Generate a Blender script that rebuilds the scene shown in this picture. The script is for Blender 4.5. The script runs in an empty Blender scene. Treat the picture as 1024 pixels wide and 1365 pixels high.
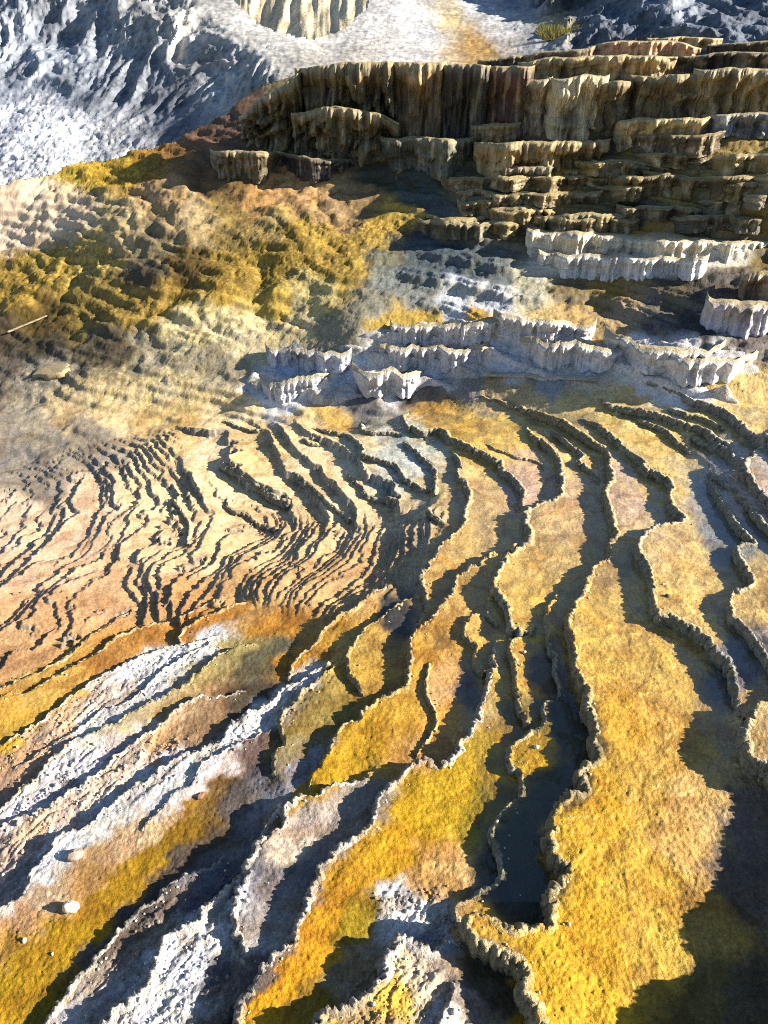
import bpy, math, random
import numpy as np
from mathutils import Vector
random.seed(7); RNG = np.random.default_rng(11)
SC = bpy.context.scene; COL = SC.collection
R = math.radians
# ------------------------------------------------------------------ camera model
CAM_H, PITCH, FPX = 3.0, R(34.0), 1025.0
def ray(px, py):
    xc = (np.asarray(px, float) - 512.0) / FPX; yc = (682.5 - np.asarray(py, float)) / FPX
    return xc, math.cos(PITCH) + yc * math.sin(PITCH), -math.sin(PITCH) + yc * math.cos(PITCH)
def at_height(px, py, z):
    x, y, w = ray(px, py); t = (CAM_H - z) / np.maximum(-w, 1e-3); return x * t, y * t
def at_dist(px, py, Y):
    x, y, w = ray(px, py); t = Y / y; return x * t, Y + 0 * x, CAM_H + w * t
def project(X, Y, Z):
    dz = Z - CAM_H
    d = Y * math.cos(PITCH) - dz * math.sin(PITCH); v = Y * math.sin(PITCH) + dz * math.cos(PITCH)
    return 512 + FPX * X / d, 682.5 - FPX * v / d
# ------------------------------------------------------------------ noise
def _h(ix, iy, iz, seed):
    h = (ix * 374761393 + iy * 668265263 + iz * 2147483647 + seed * 1274126177) & 0xFFFFFFFF
    h = ((h ^ (h >> 13)) * 1274126177) & 0xFFFFFFFF
    h = ((h ^ (h >> 15)) * 2246822519) & 0xFFFFFFFF
    return (h ^ (h >> 16)) & 0xFFFF
_ga = np.arange(65536) * 0.618033988 % 1 * 2 * np.pi; _gz = (np.arange(65536) * 0.7548776662 % 1) * 2 - 1
_G3 = np.stack([np.sqrt(1 - _gz**2) * np.cos(_ga), np.sqrt(1 - _gz**2) * np.sin(_ga), _gz], 1).astype(np.float32)
def perlin(x, y, z=None, seed=0):
    x = np.asarray(x, np.float64); y = np.asarray(y, np.float64)
    shp = x.shape; x = x.ravel(); y = y.ravel()
    ix = np.floor(x).astype(np.int64); iy = np.floor(y).astype(np.int64)
    fx = x - ix; fy = y - iy
    u = fx * fx * fx * (fx * (fx * 6 - 15) + 10); v = fy * fy * fy * (fy * (fy * 6 - 15) + 10)
    if z is None:
        iz = np.zeros_like(ix); zs = [(0, None)]; fz = 0
    else:
        z = np.asarray(z, np.float64).ravel(); iz = np.floor(z).astype(np.int64); fz = z - iz
        w = fz * fz * fz * (fz * (fz * 6 - 15) + 10); zs = [(0, 1 - w), (1, w)]
    out = 0
    for dz, wz in zs:
        lay = 0
        for dx in (0, 1):
            for dy in (0, 1):
                g = _G3[_h(ix + dx, iy + dy, iz + dz, seed)]
                d = g[:, 0] * (fx - dx) + g[:, 1] * (fy - dy) + (g[:, 2] * (fz - dz) if z is not None else 0)
                lay = lay + d * (u if dx else 1 - u) * (v if dy else 1 - v)
        out = out + (lay if wz is None else lay * wz)
    return (out * 1.6).reshape(shp)
def fbm(x, y, z=None, o=4, seed=0, gain=.5, kind=''):
    a, f, s = 1.0, 1.0, 0
    x = np.asarray(x, float); y = np.asarray(y, float)
    if kind:                                             # bend the lattice so creases do not line up in rows
        x, y = x + .55 * perlin(x * .83 + 5.2, y * .83 + 1.3, z, seed + 901), y + .55 * perlin(x * .83 - 3.1, y * .83 + 7.7, z, seed + 902)
    for k in range(o):
        n = perlin(x * f, y * f, None if z is None else z * f, seed + k * 17)
        if kind == 'billow': n = np.abs(n) * 2 - .6
        if kind == 'ridge': n = .6 - np.abs(n) * 2
        s = s + a * n; a *= gain; f *= 2.03; x, y = x * .8 - y * .6 + .37 / f, x * .6 + y * .8 + .71 / f
    return s
def sstep(a, b, x):
    t = np.clip((x - a) / (b - a), 0, 1); return t * t * (3 - 2 * t)
def lin(c):
    c = np.asarray(c, float) / 255.0
    return np.where(c <= .04045, c / 12.92, ((c + .055) / 1.055) ** 2.4)
GAIN = 0.88
def alb(c): return np.clip(lin(c) * GAIN / np.array([1., .98, .94]), .004, .84)
# ------------------------------------------------------------------ object helpers
def link_mesh(name, V, F, mat, col=None, parent=None, smooth=True, extra=None):
    V = np.ascontiguousarray(V, np.float32); F = np.ascontiguousarray(F, np.int32); k = F.shape[1]
    me = bpy.data.meshes.new(name)
    me.vertices.add(len(V)); me.vertices.foreach_set('co', V.ravel())
    me.loops.add(F.size); me.loops.foreach_set('vertex_index', F.ravel())
    me.polygons.add(len(F)); me.polygons.foreach_set('loop_start', np.arange(0, F.size, k, dtype=np.int32))
    me.update(calc_edges=True)
    if smooth: me.polygons.foreach_set('use_smooth', np.ones(len(F), bool))
    if col is not None:
        a = me.attributes.new('Col', 'FLOAT_COLOR', 'POINT')
        a.data.foreach_set('color', np.concatenate([np.asarray(col, np.float32), np.ones((len(V), 1), np.float32)], 1).ravel())
    for nm, arr in (extra or {}).items():
        a = me.attributes.new(nm, 'FLOAT', 'POINT'); a.data.foreach_set('value', np.asarray(arr, np.float32).ravel())
    me.materials.append(mat); me.validate()
    o = bpy.data.objects.new(name, me); COL.objects.link(o)
    if parent is not None: o.parent = parent
    return o
def tag(o, label, cat, group=None):
    o['label'] = label; o['category'] = cat
    if group: o['group'] = group
    return o
def thing(name, loc, label, cat, group=None):
    o = bpy.data.objects.new(name, None); COL.objects.link(o); o.location = loc; o.empty_display_size = .1; return tag(o, label, cat, group)
def kind(o, k): o['kind'] = k; return o
def grid_faces(nr, nc, keep=None):
    i = np.arange(nr - 1)[:, None] * nc + np.arange(nc - 1)[None, :]
    F = np.stack([i, i + 1, i + nc + 1, i + nc], -1)
    return F.reshape(-1, 4) if keep is None else F[keep]
def compact(V, F, *att):
    u, inv = np.unique(F, return_inverse=True)
    return (V[u], inv.reshape(F.shape)) + tuple(a[u] for a in att)
# ------------------------------------------------------------------ materials
def nodes(name):
    m = bpy.data.materials.new(name); m.use_nodes = True; nt = m.node_tree; nt.nodes.clear(); return m, nt
def N(nt, t, **kw):
    n = nt.nodes.new(t)
    for k, v in kw.items():
        if k in n.inputs: n.inputs[k].default_value = v
        else: setattr(n, k, v)
    return n
def mineral(name, g1=120., g2=28., lo=.55, hi=1.25, bump=.6, dist=.004, rough=.8, spec=.25, wet=False, stretch=None):
    """stone / crust: stored colour times two sizes of grain, bumped with the same grain"""
    m, nt = nodes(name); L = nt.links.new
    out = N(nt, 'ShaderNodeOutputMaterial'); b = N(nt, 'ShaderNodeBsdfPrincipled'); L(b.outputs[0], out.inputs[0])
    at = N(nt, 'ShaderNodeAttribute', attribute_name='Col'); tc = N(nt, 'ShaderNodeTexCoord')
    src = tc.outputs['Object']
    if stretch:
        mp = N(nt, 'ShaderNodeMapping'); mp.inputs['Scale'].default_value = stretch; L(src, mp.inputs['Vector']); src = mp.outputs[0]
    n1 = N(nt, 'ShaderNodeTexNoise', Scale=g1, Detail=3.0, Roughness=.65); n2 = N(nt, 'ShaderNodeTexNoise', Scale=g2, Detail=4.0, Roughness=.6)
    L(src, n1.inputs['Vector']); L(src, n2.inputs['Vector'])
    ad = N(nt, 'ShaderNodeMath', operation='ADD'); L(n1.outputs['Fac'], ad.inputs[0]); L(n2.outputs['Fac'], ad.inputs[1])
    mr = N(nt, 'ShaderNodeMapRange'); mr.inputs['From Min'].default_value = .72; mr.inputs['From Max'].default_value = 1.28
    mr.inputs['To Min'].default_value = lo; mr.inputs['To Max'].default_value = hi; L(ad.outputs[0], mr.inputs['Value'])
    sp = N(nt, 'ShaderNodeTexVoronoi', Scale=g1 * .8); L(src, sp.inputs['Vector'])
    sr = N(nt, 'ShaderNodeMapRange'); sr.inputs['From Min'].default_value = .0; sr.inputs['From Max'].default_value = .32; sr.inputs['To Min'].default_value = .55; sr.inputs['To Max'].default_value = 1.06; L(sp.outputs['Distance'], sr.inputs['Value'])
    mm = N(nt, 'ShaderNodeMath', operation='MULTIPLY'); L(mr.outputs[0], mm.inputs[0]); L(sr.outputs[0], mm.inputs[1])
    mx = N(nt, 'ShaderNodeMix', data_type='RGBA', blend_type='MULTIPLY'); mx.inputs[0].default_value = 1
    L(at.outputs['Color'], mx.inputs[6]); L(mm.outputs[0], mx.inputs[7]); L(mx.outputs[2], b.inputs['Base Color'])
    bp = N(nt, 'ShaderNodeBump', Strength=bump, Distance=dist); L(ad.outputs[0], bp.inputs['Height']); L(bp.outputs[0], b.inputs['Normal'])
    b.inputs['Roughness'].default_value = rough; b.inputs['Specular IOR Level'].default_value = spec
    if wet:
        wa = N(nt, 'ShaderNodeAttribute', attribute_name='wet')
        r = N(nt, 'ShaderNodeMapRange'); r.inputs['To Min'].default_value = .85; r.inputs['To Max'].default_value = .38; L(wa.outputs['Fac'], r.inputs['Value']); L(r.outputs[0], b.inputs['Roughness'])
        s = N(nt, 'ShaderNodeMapRange'); s.inputs['To Min'].default_value = .15; s.inputs['To Max'].default_value = .5; L(wa.outputs['Fac'], s.inputs['Value']); L(s.outputs[0], b.inputs['Specular IOR Level'])
    return m
M_GROUND = mineral('wet_mineral_ground', 190, 60, .55, 1.28, .7, .0035, wet=True)
M_CRUST = mineral('knobbly_rim_crust', 130, 38, .5, 1.3, .9, .008)
M_LEDGE = mineral('fluted_travertine', 60, 14, .6, 1.25, .8, .012, rough=.6, spec=.35, stretch=(1, 1, .22))
M_ROCK = mineral('grey_hill_rock', 6, 1.3, .6, 1.25, .4, .06)
M_STONE = mineral('loose_stone', 160, 50, .7, 1.2, .7, .004)
M_WOOD = mineral('bleached_wood', 60, 18, .6, 1.2, .7, .004, stretch=(.15, 1, 1))
def water_mat():
    m, nt = nodes('shallow_spring_water'); L = nt.links.new
    out = N(nt, 'ShaderNodeOutputMaterial'); mix = N(nt, 'ShaderNodeMixShader'); tr = N(nt, 'ShaderNodeBsdfTransparent'); gl = N(nt, 'ShaderNodeBsdfGlossy', Roughness=.03)
    tr.inputs[0].default_value = (.93, .95, .94, 1); gl.inputs[0].default_value = (1, 1, 1, 1)
    fr = N(nt, 'ShaderNodeFresnel', IOR=1.6); tc = N(nt, 'ShaderNodeTexCoord'); n = N(nt, 'ShaderNodeTexNoise', Scale=9.0, Detail=3.0)
    bp = N(nt, 'ShaderNodeBump', Strength=.12, Distance=.01)
    ge = N(nt, 'ShaderNodeNewGeometry'); ior = N(nt, 'ShaderNodeMapRange'); ior.inputs['To Min'].default_value = 1.6; ior.inputs['To Max'].default_value = 1 / 1.6   # same film seen from either side
    L(ge.outputs['Backfacing'], ior.inputs['Value']); L(ior.outputs[0], fr.inputs['IOR'])
    L(tc.outputs['Object'], n.inputs['Vector']); L(n.outputs['Fac'], bp.inputs['Height']); L(bp.outputs[0], fr.inputs['Normal']); L(bp.outputs[0], gl.inputs['Normal'])
    L(fr.outputs[0], mix.inputs[0]); L(tr.outputs[0], mix.inputs[1]); L(gl.outputs[0], mix.inputs[2]); L(mix.outputs[0], out.inputs[0])
    return m
M_WATER = water_mat()
# ------------------------------------------------------------------ traced rims: (level, step height, crust tone, label, pixel path from far to near; uphill is on its right)
RIMS = [
 (.27, ((0,.07),(.3,.08),(.5,.115),(1,.12)), 'y', 'long knobbly dam edging the big golden apron in the right foreground', [(640,522),(665,528),(700,540),(714,550),(747,560),(767,575),(794,588),(812,603),(812,623),(818,639),(807,650),(804,660),(815,680),(817,696),(827,703),(813,716),(817,732),(797,746),(784,766),(774,790),(762,817),(755,835),(760,850),(758,866),(765,880),(764,890),(774,909),(784,921),(775,943),(793,963),(795,986),(798,1009),(780,1012),(764,1024),(785,1049),(770,1056),(746,1074),(737,1082),(738,1098),(724,1111),(734,1131),(755,1146),(762,1166),(744,1176),(727,1189),(735,1213),(730,1236),(704,1233),(684,1239),(664,1228),(646,1217),(628,1223),(622,1236),(629,1256),(646,1262),(665,1267),(689,1274),(704,1297),(697,1306),(700,1326),(719,1349),(722,1365),(735,1400),(760,1460)]),
 (.375, ((0,.06),(.4,.075),(1,.09)), 'g', 'grey dam winding from the bluish terraces down the right side to the boulder edge', [(767,549),(794,558),(817,576),(832,593),(840,601),(862,608),(858,616),(873,623),(893,628),(900,641),(891,656),(905,671),(916,679),(880,689),(850,712),(848,726),(865,746),(872,762),(875,780),(873,795),(880,813),(896,816),(916,823),(930,836),(946,851),(966,866),(976,880),(984,893),(988,913),(993,926),(1001,933)]),
 (.56, ((0,.05),(.12,.10),(.24,.13),(.38,.28),(1,.30)), 'g', 'tall pitted grey block rising out of the shade at the right edge, plus an added unseen stretch', [(1075,905),(1040,908),(1019,916),(1008,926),(1011,936),(1001,949),(1008,963),(1026,976),(1060,990),(1112,996),(1140,1020),(1160,1050),(1180,1080),(1188,1115),(1188,1145),(1165,1170),(1162,1205),(1205,1243),(1185,1264),(1130,1268),(1122,1285),(1118,1300),(1098,1318),(1098,1345),(1092,1390),(1080,1440),(1060,1475)]),  # off-frame stretch added and raised to cast the lower right shadow
 (.41, .065, 'g', 'grey dam running below the white capped bank at the far right', [(797,524),(817,533),(847,539),(884,549),(916,558),(943,568),(953,580),(976,592),(985,606),(990,612)]),
 (.56, .065, 'g', 'thick grey dam holding the pinkish pool at the right edge', [(1040,560),(1014,588),(992,613),(1003,630),(1024,646),(1050,665),(1090,700)]),
 (.455, .065, 'g', 'dark narrow dam snaking between two blue pools near the right edge', [(940,618),(950,628),(966,650),(980,668),(985,683),(1003,697),(1016,706),(993,712),(985,722),(998,745),(1008,762),(996,775),(978,782),(973,797),(979,820),(1003,833),(1008,850),(1024,870),(1050,890),(1080,930)]),
 (.58, .06, 'g', 'short grey dam just under the pinkish pool at the right edge', [(985,640),(995,643),(1013,663),(1024,676),(1050,700),(1090,740)]),
 (.48, .03, 'g', 'thin low dam linking two dams across the blue pool at right', [(948,617),(962,625),(970,633),(990,640)]),
 (.56, .075, 'w', 'white capped dam below the broken white bank at far right', [(860,500),(880,508),(905,513),(923,528),(950,535),(975,548),(990,562),(1024,582),(1050,600),(1100,640)]),
 (.47, .045, 'g', 'thin dam behind the long grey one below the white capped bank', [(890,541),(916,549),(950,560),(970,569)]),
 (.40, .045, 'g', 'slim grey dam between two small yellow pools in the right distance', [(850,551),(884,561),(897,575),(913,586),(926,595)]),
 (.45, .04, 'g', 'tiny dam beside a single small yellow pool at right', [(923,571),(936,583),(963,591),(980,598)]),
 (.19, .05, 'g', 'short forked dam left of the pale lilac pool', [(734,576),(754,596),(780,606),(767,623),(794,633),(807,640)]),
 (.115, .072, 'g', 'grey dam below the golden pond, bending down to the tan tread centre right', [(697,570),(714,593),(732,600),(745,620),(746,640),(752,652),(744,672),(717,683),(697,698),(696,708),(706,729),(692,743),(675,762),(660,778),(656,800),(676,822),(676,840),(692,851),(709,846),(717,835)]),
 (.16, .06, 'y', 'pale dam round the two small yellow shelves beside the dark channel', [(709,848),(690,857),(679,863),(674,877),(690,892),(684,905),(690,933),(693,953),(712,973)]),
 (.195, .05, 'g', 'very thin grey dam standing in the dark channel beside the golden apron', [(754,780),(740,797),(726,827),(729,863),(745,878),(735,893),(747,910),(742,933),(722,945),(727,966),(709,979),(679,993),(674,1009),(680,1026),(696,1029),(692,1052),(686,1060),(660,1090),(651,1110),(666,1146),(671,1163),(656,1180),(626,1186),(608,1203),(608,1219),(620,1240)]),
 (.05, .065, 'g', 'yellow lipped dam below the golden pond in the centre', [(545,548),(538,558),(537,570),(545,580),(562,586),(586,577),(596,587),(596,597),(620,603),(646,616),(669,623),(664,636),(686,650),(697,663),(692,680),(699,692)]),
 (.085, .02, 'g', 'hairline dam crossing the golden pond in the centre', [(646,603),(682,619),(719,625),(727,636)]),
 (-.03, .06, 'g', 'dark dam left of the tan tread in the centre of the terraces', [(597,604),(613,623),(617,636),(606,646),(621,656),(626,676),(616,696),(618,714),(600,733),(582,750),(576,765),(558,782),(562,797),(569,812),(556,838),(550,850)]),
 (.0, .075, 'y', 'long pale dam edging the big mustard tread at bottom centre', [(686,738),(660,752),(632,768),(612,780),(600,807),(581,830),(563,846),(548,863),(543,893),(543,913),(533,926),(510,936),(488,949),(480,963),(455,969),(446,993),(430,1016),(413,1039),(408,1056)]),
 (.045, .022, 'y', 'faint brown crack-like dam across the mustard tread', [(573,893),(563,929),(583,963),(570,990),(552,1012)]),
 (.06, .045, 'y', 'short dam round a small tan island upper side of the dark channel', [(640,826),(616,843),(616,860),(636,870),(628,885),(645,905)]),
 (.085, .035, 'y', 'short dam under a sliver of tan shelf beside the dark channel', [(655,800),(649,813),(647,830),(662,846)]),
 (.105, .085, 'w', 'pale crusted dam of the bright yellow tread running to the bottom edge', [(676,846),(656,860),(654,880),(657,890),(651,903),(652,919),(636,943),(641,959),(626,976),(612,996),(612,1006),(596,1016),(586,1029),(563,1016),(543,1022),(533,1036),(506,1058),(496,1090),(480,1113),(443,1133),(420,1166),(407,1203),(402,1223),(396,1239),(386,1259),(349,1279),(333,1306),(316,1336),(308,1365),(295,1400),(270,1460)]),
 (.045, .06, 'w', 'white crusted dam edging the grey lilac tread left of the yellow one', [(500,1019),(486,1036),(450,1046),(413,1060),(381,1077),(376,1100),(359,1113),(333,1146),(328,1166),(311,1209),(313,1233),(323,1249),(318,1266),(323,1282)]),
 (-.085, .05, 'y', 'dam edging the long ochre sliver above the white crust stripe', [(530,785),(509,793),(472,820),(429,846),(422,866),(403,876),(383,903),(386,913)]),
 (-.05, .05, 'y', 'dam curling round the olive tongue left of the mustard tread', [(557,802),(540,813),(522,826),(486,850),(479,863),(462,876),(462,893),(476,926),(486,934)]),
 (-.1, .05, 'y', 'crumbly dam of the olive patch right of the white crust stripe', [(451,893),(422,919),(399,943),(379,959),(374,979),(381,999),(366,1022),(363,1042)]),
 (-.15, .065, 'w', 'white crust dam of the broad bright stripe ending at the left edge', [(446,886),(413,909),(379,923),(363,946),(339,953),(306,976),(300,993),(273,1009),(243,1012),(200,1042),(165,1065),(140,1085),(110,1108),(80,1113),(73,1130),(43,1163),(28,1185),(0,1208),(-40,1240),(-100,1290)]),
 (-.115, .025, 'w', 'low pinkish dam inside the broad bright stripe', [(373,979),(333,996),(296,1016),(270,1026),(253,1060),(232,1066),(199,1097),(189,1116)]),
 (-.275, .05, 'y', 'dam of the tan olive strip between two white stripes at left', [(349,875),(335,876),(282,900),(266,919),(229,939),(196,953),(146,979),(110,1000),(76,1019),(46,1049),(27,1062),(-30,1100)]),
 (-.225, .05, 'w', 'dam of the brownish pink strip at lower left', [(335,930),(309,939),(272,943),(242,959),(216,979),(186,996),(159,1016),(146,1029),(110,1056),(80,1075),(30,1095),(0,1105),(-50,1130)]),
 (-.345, .045, 'w', 'white crumbly dam above the upper white stripe at left', [(299,866),(270,870),(239,876),(199,886),(159,906),(133,919),(106,943),(70,969),(46,986),(10,1002),(-20,1020)]),
 (-.31, .025, 'w', 'low white dam in the middle of the upper white stripe', [(292,873),(252,890),(216,913),(186,943),(133,963),(123,976),(60,1012),(20,1035)]),
 (-.28, .045, 'y', 'dam under the dark brown tread above the white stripe', [(332,816),(299,826),(252,846),(241,860),(242,876)]),
 (-.30, .03, 'y', 'short upper dam of the dark brown tread at left', [(302,806),(276,816),(242,833),(241,846)]),
 (-.385, .045, 'y', 'long straight dam of the brown strip reaching the left edge', [(232,838),(199,850),(166,860),(133,886),(96,909),(66,926),(36,946),(0,953),(-40,975)]),
 (-.42, .03, 'y', 'thin dam above the long brown strip at the left edge', [(179,820),(130,856),(90,893),(60,913),(30,926),(0,943),(-40,955)]),
 (-.02, .09, 'w', 'ragged white rubble dam at the bottom left of centre', [(378,1060),(350,1110),(320,1165),(276,1200),(256,1226),(219,1249),(209,1276),(206,1293),(193,1312),(166,1336),(143,1352),(130,1370),(90,1420)]),
 (-.07, .05, 'w', 'broken crumbly dam beside the yellow strip at the bottom left', [(300,1130),(285,1150),(240,1165),(196,1206),(146,1246),(113,1292),(83,1319),(60,1352),(30,1390)]),
 (.18, .12, 'w', 'pale knobbly dam of the tan shelf at the bottom centre', [(618,1244),(590,1252),(562,1264),(543,1252),(526,1248),(516,1272),(510,1296),(490,1326),(450,1335),(420,1359),(400,1390),(380,1440)]),
 (.25, .05, 'w', 'short white crusted dam right of the tan shelf at the bottom', [(600,1300),(598,1322),(585,1350),(575,1390)]),
 (-.10, .05, 'g', 'dark dam under the grey pools left of the golden pond', [(413,570),(446,580),(470,590),(486,610),(480,616),(500,623),(529,630),(534,646),(563,663),(581,663)]),
 (-.05, .04, 'g', 'dark dam hooked round a small grey pool left of the golden pond', [(480,563),(480,580),(496,586),(520,585),(536,588)]),
 (-.06, .05, 'g', 'dark dam of the grey blue pool below the golden pond', [(536,600),(556,610),(563,623),(579,636),(581,656),(579,670)]),
 (-.05, .04, 'g', 'short dam at the foot of a small tan tread near the centre', [(569,692),(576,703),(591,712)]),
 (-.22, .04, 'g', 'dark dam of a wide cream tread left of centre', [(390,636),(416,653),(433,670),(456,686),(466,698)]),
 (-.12, .04, 'g', 'dark stepped dam of the small cream pools left of centre', [(463,633),(480,650),(486,663),(510,666),(530,673)]),
 (-.29, .045, 'g', 'dark dam under the orange topped cream tread', [(290,623),(316,633),(336,646),(353,660),(386,673)]),
 (-.33, .04, 'g', 'dark dam of the small round cream tread below the orange one', [(300,666),(306,680),(330,686),(346,696),(370,704)]),
 (-.39, .035, 'g', 'dark dam of the leftmost wide cream tread', [(230,670),(243,690),(253,703),(250,730)]),
 (-.28, .035, 'g', 'dark dam of a cream scoop just below the blue white bank', [(300,563),(312,572),(326,578),(345,580)]),
 (-.13, .03, 'g', 'tiny dark dam of a small ochre scoop below the bank', [(403,588),(412,594),(426,595)]),
]
# mid-ground heights (pixel x, pixel y, height)
MID = [(0,530,-.35),(200,530,-.2),(330,535,-.1),(0,500,-.33),(150,500,-.13),(300,500,0),(450,500,.12),(640,495,.22),(800,495,.45),(1024,500,.66),
 (0,470,-.25),(200,470,0),(350,470,.12),(500,470,.3),(640,465,.42),(800,470,.56),(1024,470,.70),
 (0,430,-.1),(200,430,.2),(350,430,.3),(480,432,.5),(640,430,.6),(800,430,.63),(1024,430,.8),
 (0,400,.02),(200,400,.33),(400,400,.45),(500,400,.58),(640,400,.66),(800,400,.7),(1024,400,.9),
 (0,360,.15),(200,360,.5),(400,360,.65),(560,360,.74),(720,360,.82),(1024,360,.97),
 (0,318,.26),(200,315,.72),(400,315,.85),(560,315,.9),(720,315,1.02),(1024,315,1.15),
 (0,258,.80),(80,250,.86),(60,310,.42),(-200,262,.72),(120,270,.78),(-200,315,.12),(300,260,1.03),(500,260,1.12),(700,260,1.28),(1024,260,1.6),
 (0,200,1.1),(120,200,1.12),(250,200,1.28),(400,200,1.38),(600,200,1.52),(800,200,1.64),(1024,200,1.75),
 (330,140,1.75),(450,140,1.85),(600,140,1.9),(800,140,2.0),(1024,140,2.08),
 (330,100,1.95),(450,95,2.15),(600,95,2.24),(800,95,2.3),(1024,95,2.36),
 (450,65,2.2),(600,65,2.35),(800,65,2.45),(1024,65,2.5),
 (-200,530,-.55),(-200,430,-.25),(-200,200,1.0),(1320,500,.85),(1320,315,1.35),(1320,200,1.9),(1320,95,2.45),
 (-200,700,-.6),(-200,900,-.6),(-200,1100,-.4),(-200,1300,-.25),(-100,1480,-.15),(200,1480,-.02),(500,1480,.15),(900,1480,.33),(1320,1480,.8),(1320,1200,.85),(1320,900,.78),(1320,700,.8),
 (0,600,-.5),(200,570,-.33),(100,570,-.4),(330,600,-.27),(560,540,.0),(480,600,-.08),
 (400,700,-.25),(330,770,-.27),(240,832,-.29),(300,715,-.32),(220,790,-.34),(130,850,-.37),(215,720,-.39),(120,800,-.41),(0,885,-.43),(140,690,-.45),(60,780,-.47),(-40,850,-.49),(90,650,-.5),(0,740,-.53),(-100,800,-.56),(470,712,-.18),(420,765,-.2),(340,808,-.22),
 (870,1000,.33),(870,1150,.33),(850,1300,.34),(950,780,.42),(620,1100,.15),(560,1180,.145),(450,1250,.15),(60,1290,-.1),(150,1200,-.11),(540,1330,.24)]
# ------------------------------------------------------------------ fan grid in picture-angle coordinates (dense where the photograph looks, coarse outside)
gx_ = np.concatenate([np.arange(-492, -16, 7.), np.arange(-16, 1040, 1.6), np.arange(1040, 1330, 4.)])
gy_ = np.concatenate([np.arange(56, 1384, 1.55), np.arange(1384, 1480, 4.)])
NC, NR = len(gx_), len(gy_)
PX, PY = np.meshgrid(gx_, gy_)
def to_idx(px, py): return np.interp(px, gx_, np.arange(NC)), np.interp(py, gy_, np.arange(NR))
def bil(A, px, py):
    i, j = to_idx(px, py); i0 = np.clip(np.floor(i).astype(int), 0, NC - 2); j0 = np.clip(np.floor(j).astype(int), 0, NR - 2)
    f = i - i0; g = j - j0
    return A[j0, i0] * (1 - f) * (1 - g) + A[j0, i0 + 1] * f * (1 - g) + A[j0 + 1, i0] * (1 - f) * g + A[j0 + 1, i0 + 1] * f * g
def blur(A, k, it=1):
    for _ in range(it):
        for ax in (0, 1):
            P = np.pad(A, [(k, k) if a == ax else (0, 0) for a in (0, 1)], mode='edge')
            C = np.cumsum(P, axis=ax); C = np.concatenate([np.zeros_like(np.take(C, [0], ax)), C], ax); n = A.shape[ax]
            A = (np.take(C, np.arange(2 * k + 1, 2 * k + 1 + n), ax) - np.take(C, np.arange(n), ax)) / (2 * k + 1)
    return A
def tps(P, v, lam):
    P = np.asarray(P, float) / 300.; n = len(P)
    r2 = ((P[:, None] - P[None]) ** 2).sum(-1); K = .5 * r2 * np.log(r2 + 1e-12) + lam * np.eye(n)
    Q = np.concatenate([np.ones((n, 1)), P], 1); A = np.zeros((n + 3, n + 3)); A[:n, :n] = K; A[:n, n:] = Q; A[n:, :n] = Q.T
    s = np.linalg.solve(A, np.concatenate([np.asarray(v, float), np.zeros(3)]))
    def f(x, y):
        sh = np.shape(x); X = np.stack([np.ravel(x), np.ravel(y)], 1) / 300.; o = np.empty(len(X))
        for k in range(0, len(X), 20000):
            c = X[k:k + 20000]; r = ((c[:, None] - P[None]) ** 2).sum(-1); o[k:k + 20000] = (.5 * r * np.log(r + 1e-12)) @ s[:n] + s[n] + c @ s[n + 1:]
        return o.reshape(sh)
    return f
def resample(P, step):
    P = np.asarray(P, float)
    for _ in range(2):                                   # two rounds of corner cutting soften the traced polygon
        q = [P[0]]
        for a, b in zip(P[:-1], P[1:]): q += [a * .8 + b * .2, a * .2 + b * .8]
        P = np.array(q + [P[-1]])
    d = np.concatenate([[0], np.cumsum(np.hypot(*np.diff(P, axis=0).T))]); n = max(4, int(d[-1] / step))
    s = np.linspace(0, d[-1], n); return np.stack([np.interp(s, d, P[:, 0]), np.interp(s, d, P[:, 1])], 1)
HS = .86
def hprof(h, n):
    u = np.linspace(0, 1, n); return HS * (np.interp(u, [q[0] for q in h], [q[1] for q in h]) if isinstance(h, tuple) else np.full(n, h))
# base surface M: thin plate through rim levels and mid-ground heights
cp, cv = [], []
for lv, h, tone, lab, P in RIMS:
    Q = resample(P, 45)
    for q in Q: cp.append(q); cv.append(lv)
for x, y, z in MID: cp.append((x, y)); cv.append(z)
fM = tps(cp, cv, .02)
ci, cj = np.arange(0, NC + 3, 4).clip(max=NC - 1), np.arange(0, NR + 3, 4).clip(max=NR - 1)
ci = np.unique(ci); cj = np.unique(cj)
Mc = fM(*np.meshgrid(gx_[ci], gy_[cj]))
T1 = np.stack([np.interp(np.arange(NC), ci, r) for r in Mc]); M = np.stack([np.interp(np.arange(NR), cj, c) for c in T1.T]).T
M = blur(M, 4, 2)
M = np.minimum(M, 2.62)
WX, WY = at_height(PX, PY, M)
PPM = FPX / (WY * math.cos(PITCH) + (CAM_H - M) * math.sin(PITCH))          # pixels per metre
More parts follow.
